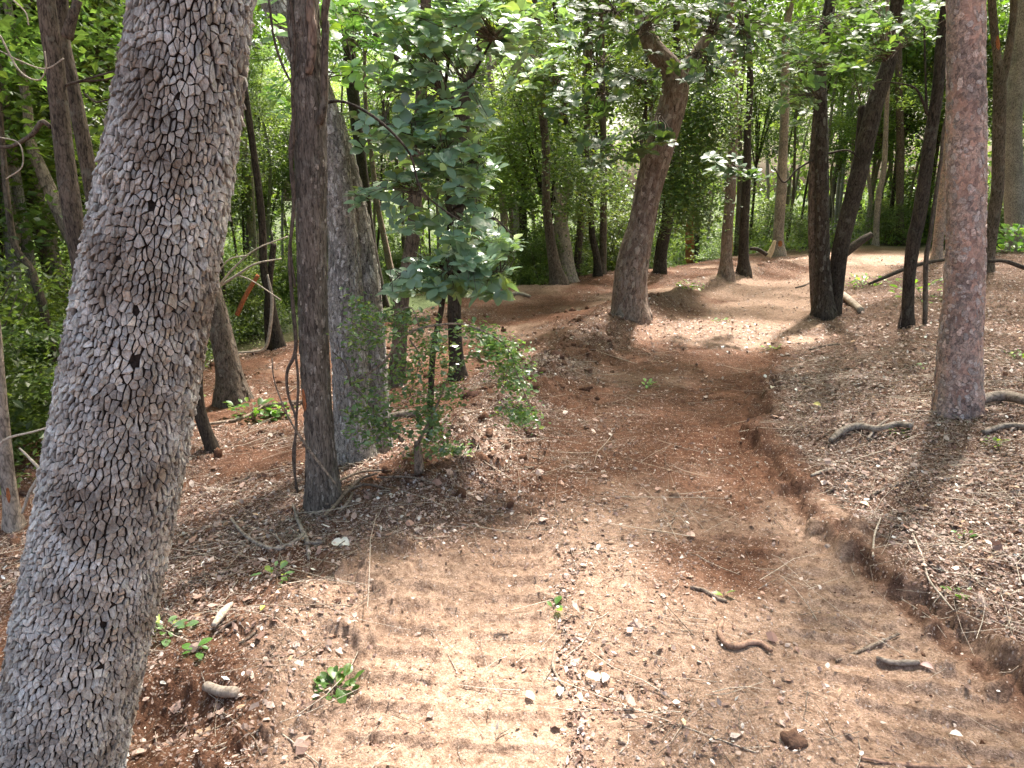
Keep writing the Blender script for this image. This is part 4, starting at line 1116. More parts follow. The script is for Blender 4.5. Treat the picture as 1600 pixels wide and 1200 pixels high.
# ------------------------------------------------------------ unseen overhead canopy, gaps shaped for the sun patches, divided among the tree crowns
def open_sky(gx, gy):
    """share of canopy left out towards the sun, so light patches fall on the ground"""
    def el_(cx, cy, rx, ry, s=.5):
        q = np.sqrt(((gx - cx) / rx) ** 2 + ((gy - cy) / ry) ** 2) + .5 * (fbm(gx * 1.5, gy * 1.5, 5, 3) - .5)
        return ss(1 + s, 1 - s, q)
    o = 1.0 * el_(-.12, 1.9, .75, 1.15, .3)
    o = np.maximum(o, .8 * el_(.45, 3.1, .7, .7))
    o = np.maximum(o, 1.0 * el_(3.2, 10.0, 1.7, 1.3, .3))
    o = np.maximum(o, 1.0 * el_(11.5, 21.5, 3.4, 2.2))
    o = np.maximum(o, .55 * el_(7.2, 17, 2.2, 1.6))
    o = np.maximum(o, .62 * el_(2.9, 3.7, .9, 1.3))
    o = np.maximum(o, .45 * el_(3.4, 6.0, .9, .9))
    o = np.maximum(o, .8 * el_(-2.8, 7.0, 1.3, .9))
    o = np.maximum(o, .8 * el_(-1.9, 9.2, 1.4, 1.2))
    o = np.maximum(o, .6 * el_(-1.6, 2.9, .7, .6))
    o = np.maximum(o, .9 * el_(-.75, 5.0, .9, .7))
    sp = ss(.60, .70, fbm(gx * .9 + 3, gy * .9, 205, 3))
    return np.maximum(o, .22 * sp)

def canopy():
    rg = np.random.default_rng(9); n = 190000
    gx = -13 + 36 * rg.random(n); gy = -5 + 34 * rg.random(n)
    z = 7.2 + 4.6 * rg.random(n)
    keep = rg.random(n) > open_sky(gx, gy)
    clump = fbm(gx * .8 + z * .3, gy * .8 - z * .2, 301, 3)
    keep &= rg.random(n) < ss(.28, .46, clump) * .85 + .15
    gx, gy, z = gx[keep], gy[keep], z[keep]
    x = gx + SUN_DIR[0] / SUN_DIR[2] * z; y = gy + SUN_DIR[1] / SUN_DIR[2] * z
    n = len(x)
    nr = rand_dirs(n, rg) * .7 + [0, 0, 1]; d = rand_dirs(n, rg)
    b = .7 + .6 * rg.random((n, 1)); col = np.hstack([b, b, b])
    size = .15 + .11 * rg.random(n)
    tops = np.array([t[1] for t in TREES])
    idx = np.argmin((x[:, None] - tops[None, :, 0]) ** 2 + (y[:, None] - tops[None, :, 1]) ** 2, axis=1)
    pos = np.stack([x, y, z], 1)
    for k in range(len(TREES)):
        m_ = idx == k
        if m_.sum() < 5: continue
        v, f, c = place_leaves(leaf_small(), pos[m_], d[m_], nr[m_], size[m_], col[m_], np.full(m_.sum(), 1.3))
        obj('crown', v, f, GREEN, TREES[k][0], col=c, smooth=False)
canopy()

# ------------------------------------------------------------ leafy sprays in view
def whorl(pos, up, n, size, rg, spread=.55):
    """leaves radiating from a twig tip"""
    up = up / np.linalg.norm(up); a0 = rg.random() * 6.28
    e1 = np.cross(up, [0.3, .9, .1]); e1 /= np.linalg.norm(e1); e2 = np.cross(up, e1)
    P_, D_, N_, S_ = [], [], [], []
    for k in range(n):
        a = a0 + 2 * pi * k / n + rg.normal() * .2
        o = cos(a) * e1 + sin(a) * e2
        lift = (.15 + .45 * rg.random()) * (1 if k % 2 else .4) - .1
        d = o + up * lift; P_.append(pos + o * .006 - up * .01 * (k % 3)); D_.append(d)
        nr = up - o * lift + rg.normal(size=3) * .12; N_.append(nr); S_.append(size * (.7 + .5 * rg.random()))
    return P_, D_, N_, S_

def leaf_cols(n, rg, lo=.7, hi=1.3, yel=.15):
    b = lo + (hi - lo) * rg.random((n, 1)); y = (rg.random((n, 1)) < yel) * rg.random((n, 1))
    return np.hstack([b * (1 + 1.0 * y), b * (1 + .5 * y), b * (1 - .3 * y)])

def spray(root, regions, Y, mat, size, rg, name='foliage', whn=(5, 8), tpl=None, objs=0, anchors=None, twig_mat='bark_mid', yd=.35, twr=.0022, jitter_up=.35):
    """regions: (u, v, ru, rv, count) ellipses of twig tips; anchors: pixel points the twigs come from"""
    Ps, Ds, Ns, Ss = [], [], [], []; tb = Bag()
    for (u, v, ru, rv, cnt, *q) in regions:
        Yr = Y + (q[0] if q else 0)
        for _ in range(int(cnt * (1.5 if objs else 1))):
            a = rg.random() * 2 * pi; r = math.sqrt(rg.random())
            uu, vv = u + ru * r * cos(a), v + rv * r * sin(a)
            p, t = P(uu, vv, Yr + (rg.random() - .5) * 2 * yd)
            if p[2] < float(H(p[0], p[1])) + .03: continue
            up = np.array([0, -.25, 1.]) + rg.normal(size=3) * jitter_up
            w = whorl(p, up, int(rg.integers(whn[0], whn[1] + 1)), size, rg)
            Ps += w[0]; Ds += w[1]; Ns += w[2]; Ss += w[3]
            if anchors:
                an = min(anchors, key=lambda c: (c[0] - uu) ** 2 + (c[1] - vv) ** 2)
                b, _ = P(an[0] + rg.normal() * 4, an[1] + rg.normal() * 4, Yr)
                midp = (p + b) / 2 + rg.normal(size=3) * .03 + [0, 0, .03]
                vv_, ff_, _ = tube_arrays(np.array([b, midp, p]), np.array([twr * 1.8, twr * 1.2, twr * .8]), 7, 5, cap=False); tb.add(vv_, ff_)
    Ps, Ds, Ns, Ss = map(np.array, (Ps, Ds, Ns, Ss)); n = len(Ps)
    tpl = tpl or leaf_oval()
    col = leaf_cols(n, rg)
    sc = Ss * 1.0
    order = rg.permutation(n)
    org = np.array(root.location)
    if objs:
        meshes = [mesh_from('leaf', *[leaf_oval(.25, c_, b_)[0], leaf_oval()[1]], mat, np.ones((15, 3))) for c_, b_ in ((.05, .12), (.08, .22), (.03, .05))]
        for i in order[:objs]:
            d = Vector(Ds[i]).normalized(); s = d.cross(Vector(Ns[i])).normalized(); nn_ = s.cross(d)
            o = bpy.data.objects.new('leaf', meshes[int(rg.integers(0, 3))]); COL.objects.link(o); o.parent = root
            Mx = Matrix((s, d, nn_)).transposed().to_4x4()
            o.matrix_local = Matrix.Translation(Vector(Ps[i] - org)) @ Mx @ Matrix.Diagonal((Ss[i] * (.9 + .3 * rg.random()), Ss[i], Ss[i], 1))
        order = order[objs:]
    if len(order):
        v, f, c = place_leaves(tpl, Ps[order], Ds[order], Ns[order], sc[order], col[order], .85 + .35 * rg.random(len(order)))
        o = obj(name, v, f, mat, root, col=c, kind='stuff')
    if tb.n:
        v, f, _ = tb.out(); obj('twigs', v, f, M[twig_mat], root, kind='stuff')
    return n

def branch_thing(root, pts, Y, mat, name='branch', dY=0):
    p, r = pix_path(pts, Y, dY); stem(root, name, p, r, mat, max(q[2] for q in pts) * 1.2, .06, 3)

rg = np.random.default_rng(21)
# the broad-leaved young tree in the middle
g = G(700, 575)
bl = thing('broadleaf_sapling', 'young tree with whorls of large glossy leaves hanging in the middle of the picture', 'tree', (g[0], 5.2, float(HT(g[0], 5.2))))
Yb = 4.9
branch_thing(bl, [(668, 742, 12), (672, 660, 10), (676, 560, 10), (690, 480, 9), (700, 400, 8), (702, 300, 8), (690, 200, 7), (700, 100, 6), (712, 0, 6)], Yb + .25, 'bark_dark', 'trunk')
branch_thing(bl, [(702, 330, 6), (730, 320, 5), (770, 340, 4), (800, 365, 3)], Yb + .1, 'bark_dark')
branch_thing(bl, [(700, 420, 6), (660, 410, 5), (630, 430, 4), (610, 455, 3)], Yb + .1, 'bark_dark')
branch_thing(bl, [(700, 430, 6), (740, 420, 5), (780, 430, 4)], Yb + .1, 'bark_dark')
branch_thing(bl, [(694, 240, 6), (650, 215, 5), (600, 195, 4), (560, 190, 3)], Yb + .1, 'bark_dark')
branch_thing(bl, [(695, 150, 6), (730, 130, 5), (770, 60, 4)], Yb + .1, 'bark_dark')
anc = [(700, 420), (660, 410), (630, 430), (740, 420), (780, 430), (730, 320), (770, 340), (702, 330), (650, 215), (600, 195), (694, 240), (730, 130), (770, 60), (695, 150), (740, 250), (650, 300)]
nl = spray(bl, [(715, 272, 62, 30, 26), (690, 230, 90, 26, 14), (640, 240, 50, 60, 14, .2), (570, 205, 38, 26, 6), (585, 305, 34, 18, 5), (640, 345, 34, 22, 6), (650, 445, 46, 18, 12), (700, 420, 50, 45, 22), (735, 395, 45, 40, 16), (690, 150, 70, 50, 14), (660, 190, 60, 40, 12), (720, 330, 40, 40, 10), (640, 100, 60, 50, 14, .3), (680, 10, 90, 30, 18), (765, 440, 34, 28, 10), (798, 378, 24, 18, 5), (655, 60, 40, 36, 12), (740, 45, 80, 45, 26), (690, 90, 60, 26, 14, .3), (745, 190, 30, 30, 5), (800, 60, 40, 40, 12, .4), (620, 30, 40, 36, 10, .6), (850, 40, 60, 45, 16, 1.2), (830, 110, 50, 30, 10, 1.6)],
           Yb, M['leaf_broad'], .104, rg, objs=300, anchors=anc, yd=.30, twig_mat='bark_mid')

# smaller darker leaf whorls further off, hung on the trees they belong to
def named_tree(lab):
    for o in bpy.data.objects:
        if o.get('label', '').startswith(lab): return o
t_fork = named_tree('tall tree forking'); t_str = named_tree('straight thin brown trunk'); t_curve = named_tree('thin dark trunk curving'); t_scr = named_tree('straight brown trunk with raw'); t_dk3 = named_tree('dark three-stemmed'); t_snag = named_tree('brown trunk grown')
M['leaf_broad_far'] = leaf_mat('broad_dark_leaves', (.070, .118, .066), .5, .24, .5, (1.3, 1.4, .35), .2)
spray(t_fork, [(1010, 215, 30, 25, 14), (965, 235, 34, 26, 14), (1040, 225, 20, 12, 5), (985, 130, 50, 22, 14)], 10.0, M['leaf_broad_far'], .15, rg, 'leaf_spray', anchors=[(1030, 180), (990, 215), (960, 230), (1000, 130)], yd=.5, twr=.004)
spray(t_str, [(945, 135, 30, 30, 14), (930, 180, 26, 16, 8), (940, 80, 40, 30, 12)], 11.5, M['leaf_broad_far'], .16, rg, 'leaf_spray', anchors=[(942, 150), (942, 100)], yd=.6, twr=.004)
spray(t_curve, [(915, 215, 22, 12, 6), (925, 260, 22, 12, 8), (880, 170, 30, 20, 12), (860, 120, 30, 40, 16)], 11.0, M['leaf_broad_far'], .15, rg, 'leaf_spray', anchors=[(918, 240), (882, 180), (870, 130)], yd=.6, twr=.004)
spray(t_scr, [(1145, 268, 34, 8, 7), (1130, 245, 22, 12, 4), (1185, 272, 16, 8, 3)], 10.5, M['leaf_broad_far'], .15, rg, 'leaf_spray', anchors=[(1145, 260)], yd=.3, twr=.004)
# overhanging foliage along the upper edge
spray(t_fork, [(1120, 40, 60, 45, 50), (1090, 110, 45, 30, 26), (1190, 60, 60, 50, 30), (1050, 20, 50, 25, 26), (950, 20, 70, 28, 45), (1000, 60, 50, 30, 22, 1)], 9.2, M['leaf_broad_far'], .12, rg, 'leaf_spray', anchors=[(1088, 85), (1112, 48), (1008, 45), (960, 20), (1160, 40)], yd=.9, twr=.004)
spray(t_dk3, [(1240, 155, 40, 40, 26), (1320, 110, 60, 30, 26), (1260, 60, 60, 40, 34), (1370, 60, 60, 40, 34), (1235, 100, 30, 30, 14), (1360, 20, 80, 25, 30), (1450, 30, 40, 30, 14)], 8.3, M['leaf_bg2'], .095, rg, 'leaf_spray', anchors=[(1270, 150), (1283, 100), (1383, 90), (1290, 40), (1345, 150)], yd=1.0, twr=.003)
spray(named_tree('slim brown trunk'), [(420, 30, 22, 30, 5, .4), (435, 135, 20, 22, 6, .5), (440, 165, 24, 20, 5, .6), (545, 90, 26, 60, 14, .6), (575, 40, 50, 40, 20, .8), (530, 10, 50, 20, 12, .7), (600, 130, 40, 30, 10, 1.0)], 4.6, M['leaf_shrub'], .10, rg, 'leaf_spray', anchors=[(470, 60), (506, 120), (500, 40), (540, 60), (560, 20)], yd=.3, whn=(3, 5))
# dense small-leaved screen behind the fork tree
def small_foliage(root, regions, Y, mat, size, n_each, rg, name='foliage', yd=.6, sx=.3, droop=-.3):
    allp = []
    for (u, v, ru, rv, cnt, *q) in regions:
        for _ in range(cnt):
            a = rg.random() * 2 * pi; r = math.sqrt(rg.random())
            p, t = P(u + ru * r * cos(a), v + rv * r * sin(a), Y + (q[0] if q else 0) + (rg.random() - .5) * 2 * yd)
            allp.append(p + rg.normal(size=(n_each, 3)) * sx * [1, 1, .7])
    pos = np.vstack(allp); pos = pos[pos[:, 2] > H(pos[:, 0], pos[:, 1]) + .01]; n = len(pos)
    nr = rand_dirs(n, rg) * .7 + [0, -.1, 1]; d = rand_dirs(n, rg) + [0, 0, droop]
    d -= nr * (d * nr).sum(1, keepdims=True) / (nr * nr).sum(1, keepdims=True)
    v, f, c = place_leaves(leaf_small(), pos, d, nr, size * (.6 + .8 * rg.random(n)), leaf_cols(n, rg, .55, 1.45, .25), .9 + .5 * rg.random(n))
    return obj(name, v, f, mat, root, col=c, smooth=False, kind='stuff')
small_foliage(t_fork, [(1075, 250, 40, 90, 40), (1100, 180, 40, 80, 34), (1070, 330, 34, 30, 16), (1085, 120, 50, 50, 20)], 13.5, M['leaf_bg2'], .075, 130, rg, 'foliage', .8, .22)
small_foliage(t_snag, [(895, 250, 22, 60, 16), (900, 320, 16, 40, 8), (840, 110, 50, 60, 30), (960, 300, 20, 40, 8)], 14.5, M['leaf_bg'], .08, 110, rg, 'foliage', .8, .22)

# ------------------------------------------------------------ small-leaved bush and its hanging spray
g = G(655, 735)
bush = thing('bush', 'low straggly bush of tiny glossy leaves in front of the rough grey pair', 'shrub', g)
Yc = g[1]
for pts in ([(655, 738, 16), (653, 700, 12), (650, 690, 8)], [(630, 690, 6), (600, 660, 5), (572, 625, 4), (550, 600, 3)], [(548, 602, 4), (600, 565, 4), (625, 530, 5), (660, 512, 4), (720, 506, 3), (760, 520, 2)], [(548, 602, 3), (540, 570, 3), (520, 550, 2)],
            [(590, 520, 2), (560, 510, 2), (535, 490, 2)], [(640, 530, 3), (655, 560, 2), (640, 620, 2)], [(655, 510, 3), (640, 480, 2), (600, 500, 2)], [(652, 695, 7), (680, 640, 4), (700, 590, 2)], [(745, 512, 3), (790, 540, 3), (810, 590, 2), (830, 640, 2)]):
    branch_thing(bush, pts, Yc - .12, 'twig')
small_foliage(bush, [(620, 690, 70, 28, 14), (590, 620, 45, 60, 12), (650, 600, 60, 50, 20), (600, 515, 50, 26, 15), (680, 560, 44, 36, 16), (560, 520, 30, 50, 6), (670, 640, 44, 40, 12), (560, 660, 16, 26, 4), (640, 500, 40, 10, 6), (690, 690, 30, 20, 4)], Yc - .05, M['leaf_shrub'], .038, 26, rg, 'foliage', .30, .05)
small_foliage(bush, [(785, 550, 28, 20, 15), (800, 590, 20, 26, 14), (740, 520, 24, 12, 8), (818, 640, 22, 20, 9), (765, 540, 20, 20, 6), (795, 640, 12, 10, 3)], Yc - .05, M['leaf_shrub'], .034, 30, rg, 'hanging_spray', .12, .05)

# ------------------------------------------------------------ low plants
def low_plant(name, label, u, v, w, n, size, mat='leaf_shrub', hgt=.12, cat='plant', upv=1.0):
    g = G(u, v); rg = np.random.default_rng(int(u * 7 + v))
    e = thing(name, label, cat, g)
    s = w * .5 * (g[1] / cp_) / FPX
    Ps, Ds, Ns = [], [], []; tb = Bag()
    for k in range(n):
        a = rg.random() * 6.28; q = math.sqrt(rg.random()) * s
        p = g + [cos(a) * q, sin(a) * q * .8, .01 + hgt * rg.random() ** 1.2]
        Ps.append(p); Ds.append([cos(a), sin(a), .3 + .3 * rg.normal()]); Ns.append([-.2 * cos(a), -.2 * sin(a), 1] + rg.normal(size=3) * .25)
        if k % 2 == 0:
            v_, f_, _ = tube_arrays(np.array([g + [0, 0, -.01], (g + p) / 2 + [0, 0, .02], p]), np.array([.002, .0018, .001]), 5, 4, cap=False); tb.add(v_, f_)
    Ps, Ds, Ns = map(np.array, (Ps, Ds, Ns))
    for k in range(min(n, 40)):
        pass
    v_, f_, c_ = place_leaves(leaf_oval(), Ps, Ds, Ns, size * (.6 + .7 * rg.random(n)), leaf_cols(n, rg, .8, 1.5, .3))
    obj('leaves', v_, f_, M[mat], e, col=c_)
    v_, f_, _ = tb.out(); obj('stems', v_, f_, M['twig'], e, kind='stuff')
M['leaf_bright'] = leaf_mat('bright_green_leaves', (.085, .16, .035), .4, .4, .5)
low_plant('seedling', 'bright green torn leafy clump lying in the sunlit dirt at the bottom', 525, 1080, 60, 34, .055, 'leaf_bright', .05)
low_plant('seedling', 'two bright green leaves lying on the litter strip in the middle of the trail', 865, 950, 22, 4, .055, 'leaf_bright', .02)
low_plant('seedling', 'single green leaf beside the short stick on the right of the trail', 1132, 930, 10, 2, .045, 'leaf_bright', .015)
low_plant('seedling', 'pale green trailing leaves near the foot of the thick grey trunk', 260, 990, 70, 22, .055, 'leaf_shrub', .05)
low_plant('seedling', 'yellow green leaf pair beside the short cut log', 308, 1028, 22, 5, .055, 'leaf_bright', .04)
low_plant('seedling', 'small pale green leaves below the forked grey stick', 430, 905, 60, 16, .045, 'leaf_shrub', .04)
low_plant('shrublet', 'green leafy clump on the red dirt behind the curved mossy stem', 395, 655, 70, 60, .085, 'leaf_bright', .18)
low_plant('shrublet', 'small green tuft right of that clump near the slim brown trunk', 440, 652, 40, 22, .07, 'leaf_bright', .12)
low_plant('seedling', 'tiny green tuft in the middle of the trail before the bright patch', 1012, 605, 26, 18, .05, 'leaf_shrub', .05)
low_plant('seedling', 'tiny green tuft at the sunlit bend of the trail', 1125, 503, 24, 16, .06, 'leaf_bright', .06)
low_plant('seedling', 'tiny green tuft at the lower bank under the dark clump of trunks', 1202, 545, 26, 16, .05, 'leaf_shrub', .05)
low_plant('shrublet', 'low green plant on the reddish litter left of the scraped trunk', 1078, 452, 36, 50, .09, 'leaf_shrub', .16)
low_plant('shrublet', 'low green plants behind the leaning dark clump of trunks', 1350, 448, 70, 70, .10, 'leaf_shrub', .22)
low_plant('shrublet', 'low leafy plant at the foot of the dark trunk beside the pinkish one', 1440, 470, 80, 60, .11, 'leaf_bright', .30)
low_plant('shrublet', 'dark leafy shrublet at the right edge under the broad mottled trunk', 1590, 395, 60, 160, .20, 'leaf_shrub', .7)
low_plant('seedling', 'small bright seedling on the bank left of the pinkish trunk', 1438, 580, 16, 12, .04, 'leaf_bright', .04)
low_plant('seedling', 'small bright seedlings on the right bank beside the fallen branch', 1405, 678, 26, 14, .035, 'leaf_bright', .03)
low_plant('seedling', 'small green seedlings at the right edge of the bank', 1590, 560, 34, 26, .05, 'leaf_bright', .07)
low_plant('seedling', 'green seedlings low on the right bank among pale twigs', 1495, 925, 40, 16, .028, 'leaf_bright', .03)
low_plant('seedling', 'tiny seedlings in the middle of the right bank', 1505, 840, 30, 12, .028, 'leaf_bright', .03)
low_plant('seedling', 'tiny seedlings near the root at the right', 1550, 695, 34, 20, .035, 'leaf_bright', .04)
low_plant('shrublet', 'wispy pale green plant beside the ridge left of the trail', 715, 712, 40, 30, .04, 'leaf_bright', .10)

# ------------------------------------------------------------ vine, sticks, roots, logs
def stick(name, label, pts, mat='twig', cat='stick', Y=None, lift=.0, side=(), rough=.035, group=None):
    """lies on the ground under its pixels unless Y is given"""
    mat = {'bark_gray': 'lying_gray', 'bark_pale': 'lying_pale', 'bark_mid': 'lying_brown', 'bark_dark': 'lying_dark', 'bark_red': 'root_brown'}.get(mat, mat)
    P3, R = [], []
    for q in pts:
        u, v, w = q[:3]; h = q[3] if len(q) > 3 else 0
        if Y is None:
            g = G(u, v + h * 0)
            if h:   # raised point: stay over the ground distance of the first point
                p, t = P(u, v, P3[-1][1] if P3 else g[1])
            else:
                p = g; t = (g[1] * cp_ - (g[2] - CAM_H) * sp_)
            r = .5 * w * t / FPX; p = p + [0, 0, r * .55 + lift if not h else 0]
        else:
            p, t = P(u, v, Y); r = .5 * w * t / FPX
        P3.append(p); R.append(r)
    P3 = np.array(P3); R = np.array(R)
    if Y is None and len(P3) > 2:
        ii = np.arange(len(P3)); cf = np.polyfit(ii, P3[:, 2], 1); P3[:, 2] = .12 * P3[:, 2] + .88 * np.polyval(cf, ii) + .004
    v, f, _ = tube_arrays(P3, R, max(10, len(pts) * 7), 10 if R.max() < .02 else 16, rough, 1.2, 5, int(pts[0][0]))
    org = P3[0]
    if not side:
        return tag(obj(name, v, f, M[mat], None, origin=org), label, cat, group)
    e = thing(name, label, cat, org, group)
    obj('main_stem', v, f, M[mat], e)
    for s in side:
        Q, RR = [], []
        for (u, v_, w) in s:
            if Y is None: p = G(u, v_); t = p[1] * cp_ - (p[2] - CAM_H) * sp_
            else: p, t = P(u, v_, Y)
            r = .5 * w * t / FPX; Q.append(p + [0, 0, r * .6 + (.0 if Y else lift)]); RR.append(r)
        v, f, _ = tube_arrays(np.array(Q), np.array(RR), max(8, len(s) * 6), 8, .05, 1.5, 12, 3)
        obj('side_twig', v, f, M[mat], e)
    return e
stick('hanging_vine', 'thin twisted vine hanging down left of the slim brown trunk', [(452, -10, 5), (460, 60, 5), (457, 140, 5), (459, 200, 6), (455, 260, 6), (459, 330, 5), (452, 400, 5), (457, 470, 6), (462, 545, 6), (449, 580, 5), (450, 615, 4), (463, 660, 4), (458, 715, 4), (465, 770, 3)], 'twig_dark', 'vine', Y=4.12,
      side=([(459, 180, 5), (453, 240, 5), (460, 300, 5), (454, 380, 4), (461, 450, 4)], [(461, 545, 4), (466, 600, 4), (463, 660, 4), (461, 720, 3), (462, 765, 3)], [(420, 0, 4), (428, 60, 4), (440, 100, 4), (455, 130, 3)]))
stick('curved_root', 'smooth brown root curved like a hook lying on the trail', [(1128, 972, 7), (1124, 990, 8), (1132, 1007, 9), (1150, 1012, 9), (1172, 1004, 9), (1190, 1006, 8), (1206, 1018, 6)], 'root_brown', 'root', lift=.006)
stick('stick', 'short brown stick lying beside the green leaf on the right of the trail', [(1078, 919, 4), (1100, 924, 6), (1120, 933, 6), (1136, 938, 4)], 'twig')
stick('stick', 'pale stick at the foot of the bank cut, upper of two', [(1308, 1022, 4), (1345, 1010, 6), (1380, 1000, 6), (1405, 990, 4)], 'twig')
stick('stick', 'grey barked stick at the foot of the bank cut, lower of two', [(1370, 1025, 6), (1395, 1034, 9), (1420, 1037, 9), (1436, 1038, 7)], 'bark_gray')
stick('stick', 'long reddish stick along the bottom right edge of the picture', [(1340, 1180, 4), (1400, 1190, 6), (1460, 1192, 6), (1540, 1192, 6), (1598, 1196, 7)], 'bark_red')
stick('fallen_branch', 'dark curved fallen branch lying on the litter of the right bank', [(1296, 697, 7), (1315, 683, 11), (1340, 676, 11), (1370, 680, 9), (1400, 672, 10), (1422, 676, 9)], 'bark_gray', 'branch', lift=.03, side=([(1355, 690, 4), (1372, 672, 4), (1388, 660, 3)],))
stick('exposed_root', 'thick weathered root arching out beside the foot of the pinkish trunk', [(1490, 652, 10), (1515, 645, 14), (1540, 634, 16), (1570, 630, 17), (1598, 640, 16), (1640, 652, 14)], 'bark_gray', 'root', lift=.05)
stick('fallen_branch', 'grey branch lying at the right edge below the weathered root', [(1535, 678, 6), (1570, 668, 9), (1605, 670, 9)], 'bark_gray', 'branch', lift=.02)
stick('fallen_branch', 'long dark branch arching low behind the dark trunk and the pinkish trunk', [(1357, 444, 4), (1390, 430, 6), (1420, 418, 6), (1450, 410, 6), (1482, 405, 5)], 'bark_dark', 'branch', Y=11.5)
stick('fallen_branch', 'dark branch sticking out low right of the pinkish trunk', [(1545, 408, 5), (1570, 408, 6), (1600, 418, 7), (1640, 430, 7)], 'bark_dark', 'branch', Y=10.5)
stick('log', 'short pale log leaning at the foot of the dark three-stemmed clump', [(1303, 458, 9), (1322, 472, 10), (1345, 488, 10)], 'bark_pale', 'log', lift=.02)
stick('cut_log', 'short grey cut log with a pale end near the bottom left', [(322, 1068, 15), (345, 1080, 16), (368, 1092, 16)], 'bark_pale', 'log', lift=.02)
stick('splintered_wood', 'bleached splintered piece of wood standing out of the dirt', [(336, 990, 8), (347, 972, 13), (357, 958, 10), (364, 948, 4)], 'twig_pale', 'wood', lift=.035)
stick('stick', 'dark stick lying right of the bleached splintered wood', [(342, 988, 3), (356, 980, 5), (370, 974, 4)], 'twig_dark')
stick('stick', 'thin reddish stick further right of the bleached splintered wood', [(374, 1012, 4), (390, 1004, 5), (404, 991, 4)], 'twig_dark')
stick('forked_stick', 'grey forked stick curving on the litter left below the slim brown trunk', [(362, 818, 4), (378, 838, 5), (400, 854, 6), (430, 864, 7), (455, 860, 7), (475, 848, 6)], 'bark_gray', 'stick', lift=.02, side=([(458, 795, 3), (468, 825, 6), (480, 850, 8), (483, 880, 4)], [(480, 858, 7), (492, 856, 6), (506, 856, 5)], [(430, 840, 3), (442, 855, 3), (455, 860, 3)]))
stick('root_tangle', 'pale torn roots piled against the foot of the slim brown trunk', [(505, 818, 4), (525, 800, 6), (545, 778, 6), (565, 762, 4), (590, 752, 3)], 'twig', 'roots', lift=.04, side=([(510, 800, 4), (540, 780, 5), (570, 770, 4), (600, 775, 3)], [(500, 790, 3), (520, 770, 4), (560, 750, 4), (600, 742, 3)], [(530, 812, 5), (545, 800, 6), (552, 785, 4)], [(590, 760, 3), (640, 752, 3), (680, 765, 2)]))
stick('slanting_stick', 'thin stick leaning against the foot of the slim brown trunk', [(524, 756, 4), (490, 712, 4), (455, 660, 3), (430, 600, 2), (425, 560, 2)], 'twig', Y=4.0)
stick('curved_stick', 'curved bleached stick standing up in the clearing at the left', [(372, 551, 3), (400, 549, 4), (414, 544, 5), (421, 520, 5), (425, 470, 5), (418, 429, 3)], 'twig_pale', Y=8.6)
stick('broken_branch', 'orange snapped branch leaning in the undergrowth at the left', [(370, 492, 7), (385, 460, 7), (403, 430, 6)], 'wound', 'branch', Y=9.0)
stick('dead_branches', 'pale bare branches fanning out over the clearing at the left', [(336, 452, 4), (370, 430, 4), (400, 412, 3), (440, 404, 2)], 'twig_pale', 'branches', Y=7.4, side=([(336, 455, 3), (365, 420, 3), (400, 390, 2), (450, 370, 2)], [(370, 430, 2), (395, 440, 2), (440, 470, 2)], [(345, 420, 2), (360, 405, 2), (385, 400, 2)]))
stick('dead_branches', 'bare pale twigs curling across the shrubs at the upper left', [(0, 55, 3), (30, 110, 3), (60, 125, 2), (72, 105, 2), (70, 80, 2)], 'twig_pale', 'branches', Y=5.0, side=([(0, 80, 2), (30, 95, 2), (70, 108, 2), (100, 92, 2)], [(0, 215, 2), (30, 225, 2), (35, 260, 2), (10, 280, 2)], [(20, 0, 3), (40, 20, 2), (45, 40, 2)]))
stick('bent_stick', 'pale bent stick beside the slim sapling at the left edge', [(35, 802, 4), (46, 770, 5), (62, 738, 5), (45, 715, 4), (30, 700, 3)], 'twig_pale', Y=4.0, side=([(-5, 698, 3), (15, 685, 4), (50, 676, 3), (78, 668, 3)],))
stick('dead_branches', 'bare dark branches crossing in front of the shrubs at the upper left', [(120, 128, 3), (165, 115, 3), (185, 110, 2)], 'twig_dark', 'branches', Y=5.5, side=([(130, 145, 3), (150, 160, 3), (175, 155, 2)],))
stick('fallen_branch', 'dead stick lying across the red dirt behind the mossy stem', [(300, 672, 4), (340, 668, 5), (380, 660, 5), (410, 640, 3)], 'twig', 'branch', lift=.03)
stick('fallen_branch', 'dark log lying on the litter left of the slim brown trunk', [(405, 640, 8), (440, 636, 9), (475, 634, 8)], 'bark_mid', 'branch', lift=.02)
stick('fallen_branch', 'flat grey piece of wood lying behind the small-leaved bush', [(610, 655, 9), (640, 650, 11), (660, 652, 8)], 'bark_gray', 'branch', lift=.02)
stick('fallen_branch', 'pale stick lying at the sunlit foot of the shrubs in the centre', [(792, 463, 4), (812, 460, 5), (828, 466, 4)], 'twig_pale', 'branch', lift=.02)
stick('stick', 'pale stick lying in the red dirt right of the hanging spray', [(722, 558, 3), (745, 562, 3), (768, 570, 2)], 'twig_pale')
stick('fallen_log', 'dark fallen log rising behind the leaning dark clump', [(1318, 398, 13), (1340, 380, 13), (1362, 366, 9)], 'bark_dark', 'log', Y=16.5)
stick('fallen_branch', 'dark short log left of the splintered pale trunk', [(1172, 388, 5), (1185, 390, 6), (1198, 398, 6)], 'bark_dark', 'branch', Y=18)
stick('splinter', 'pale torn splinter of wood leaning on the splintered trunk', [(1200, 402, 9), (1206, 390, 8), (1211, 376, 4)], 'rawwood', 'wood', Y=18.5)
stick('stick', 'thin dark stick lying on the sunlit trail before the dark clump', [(1243, 450, 2), (1256, 446, 3), (1270, 440, 2)], 'twig_dark')
stick('stick', 'thin pale twig arc high on the right bank, left of the pinkish trunk', [(1265, 548, 3), (1290, 544, 4), (1312, 541, 3)], 'twig')
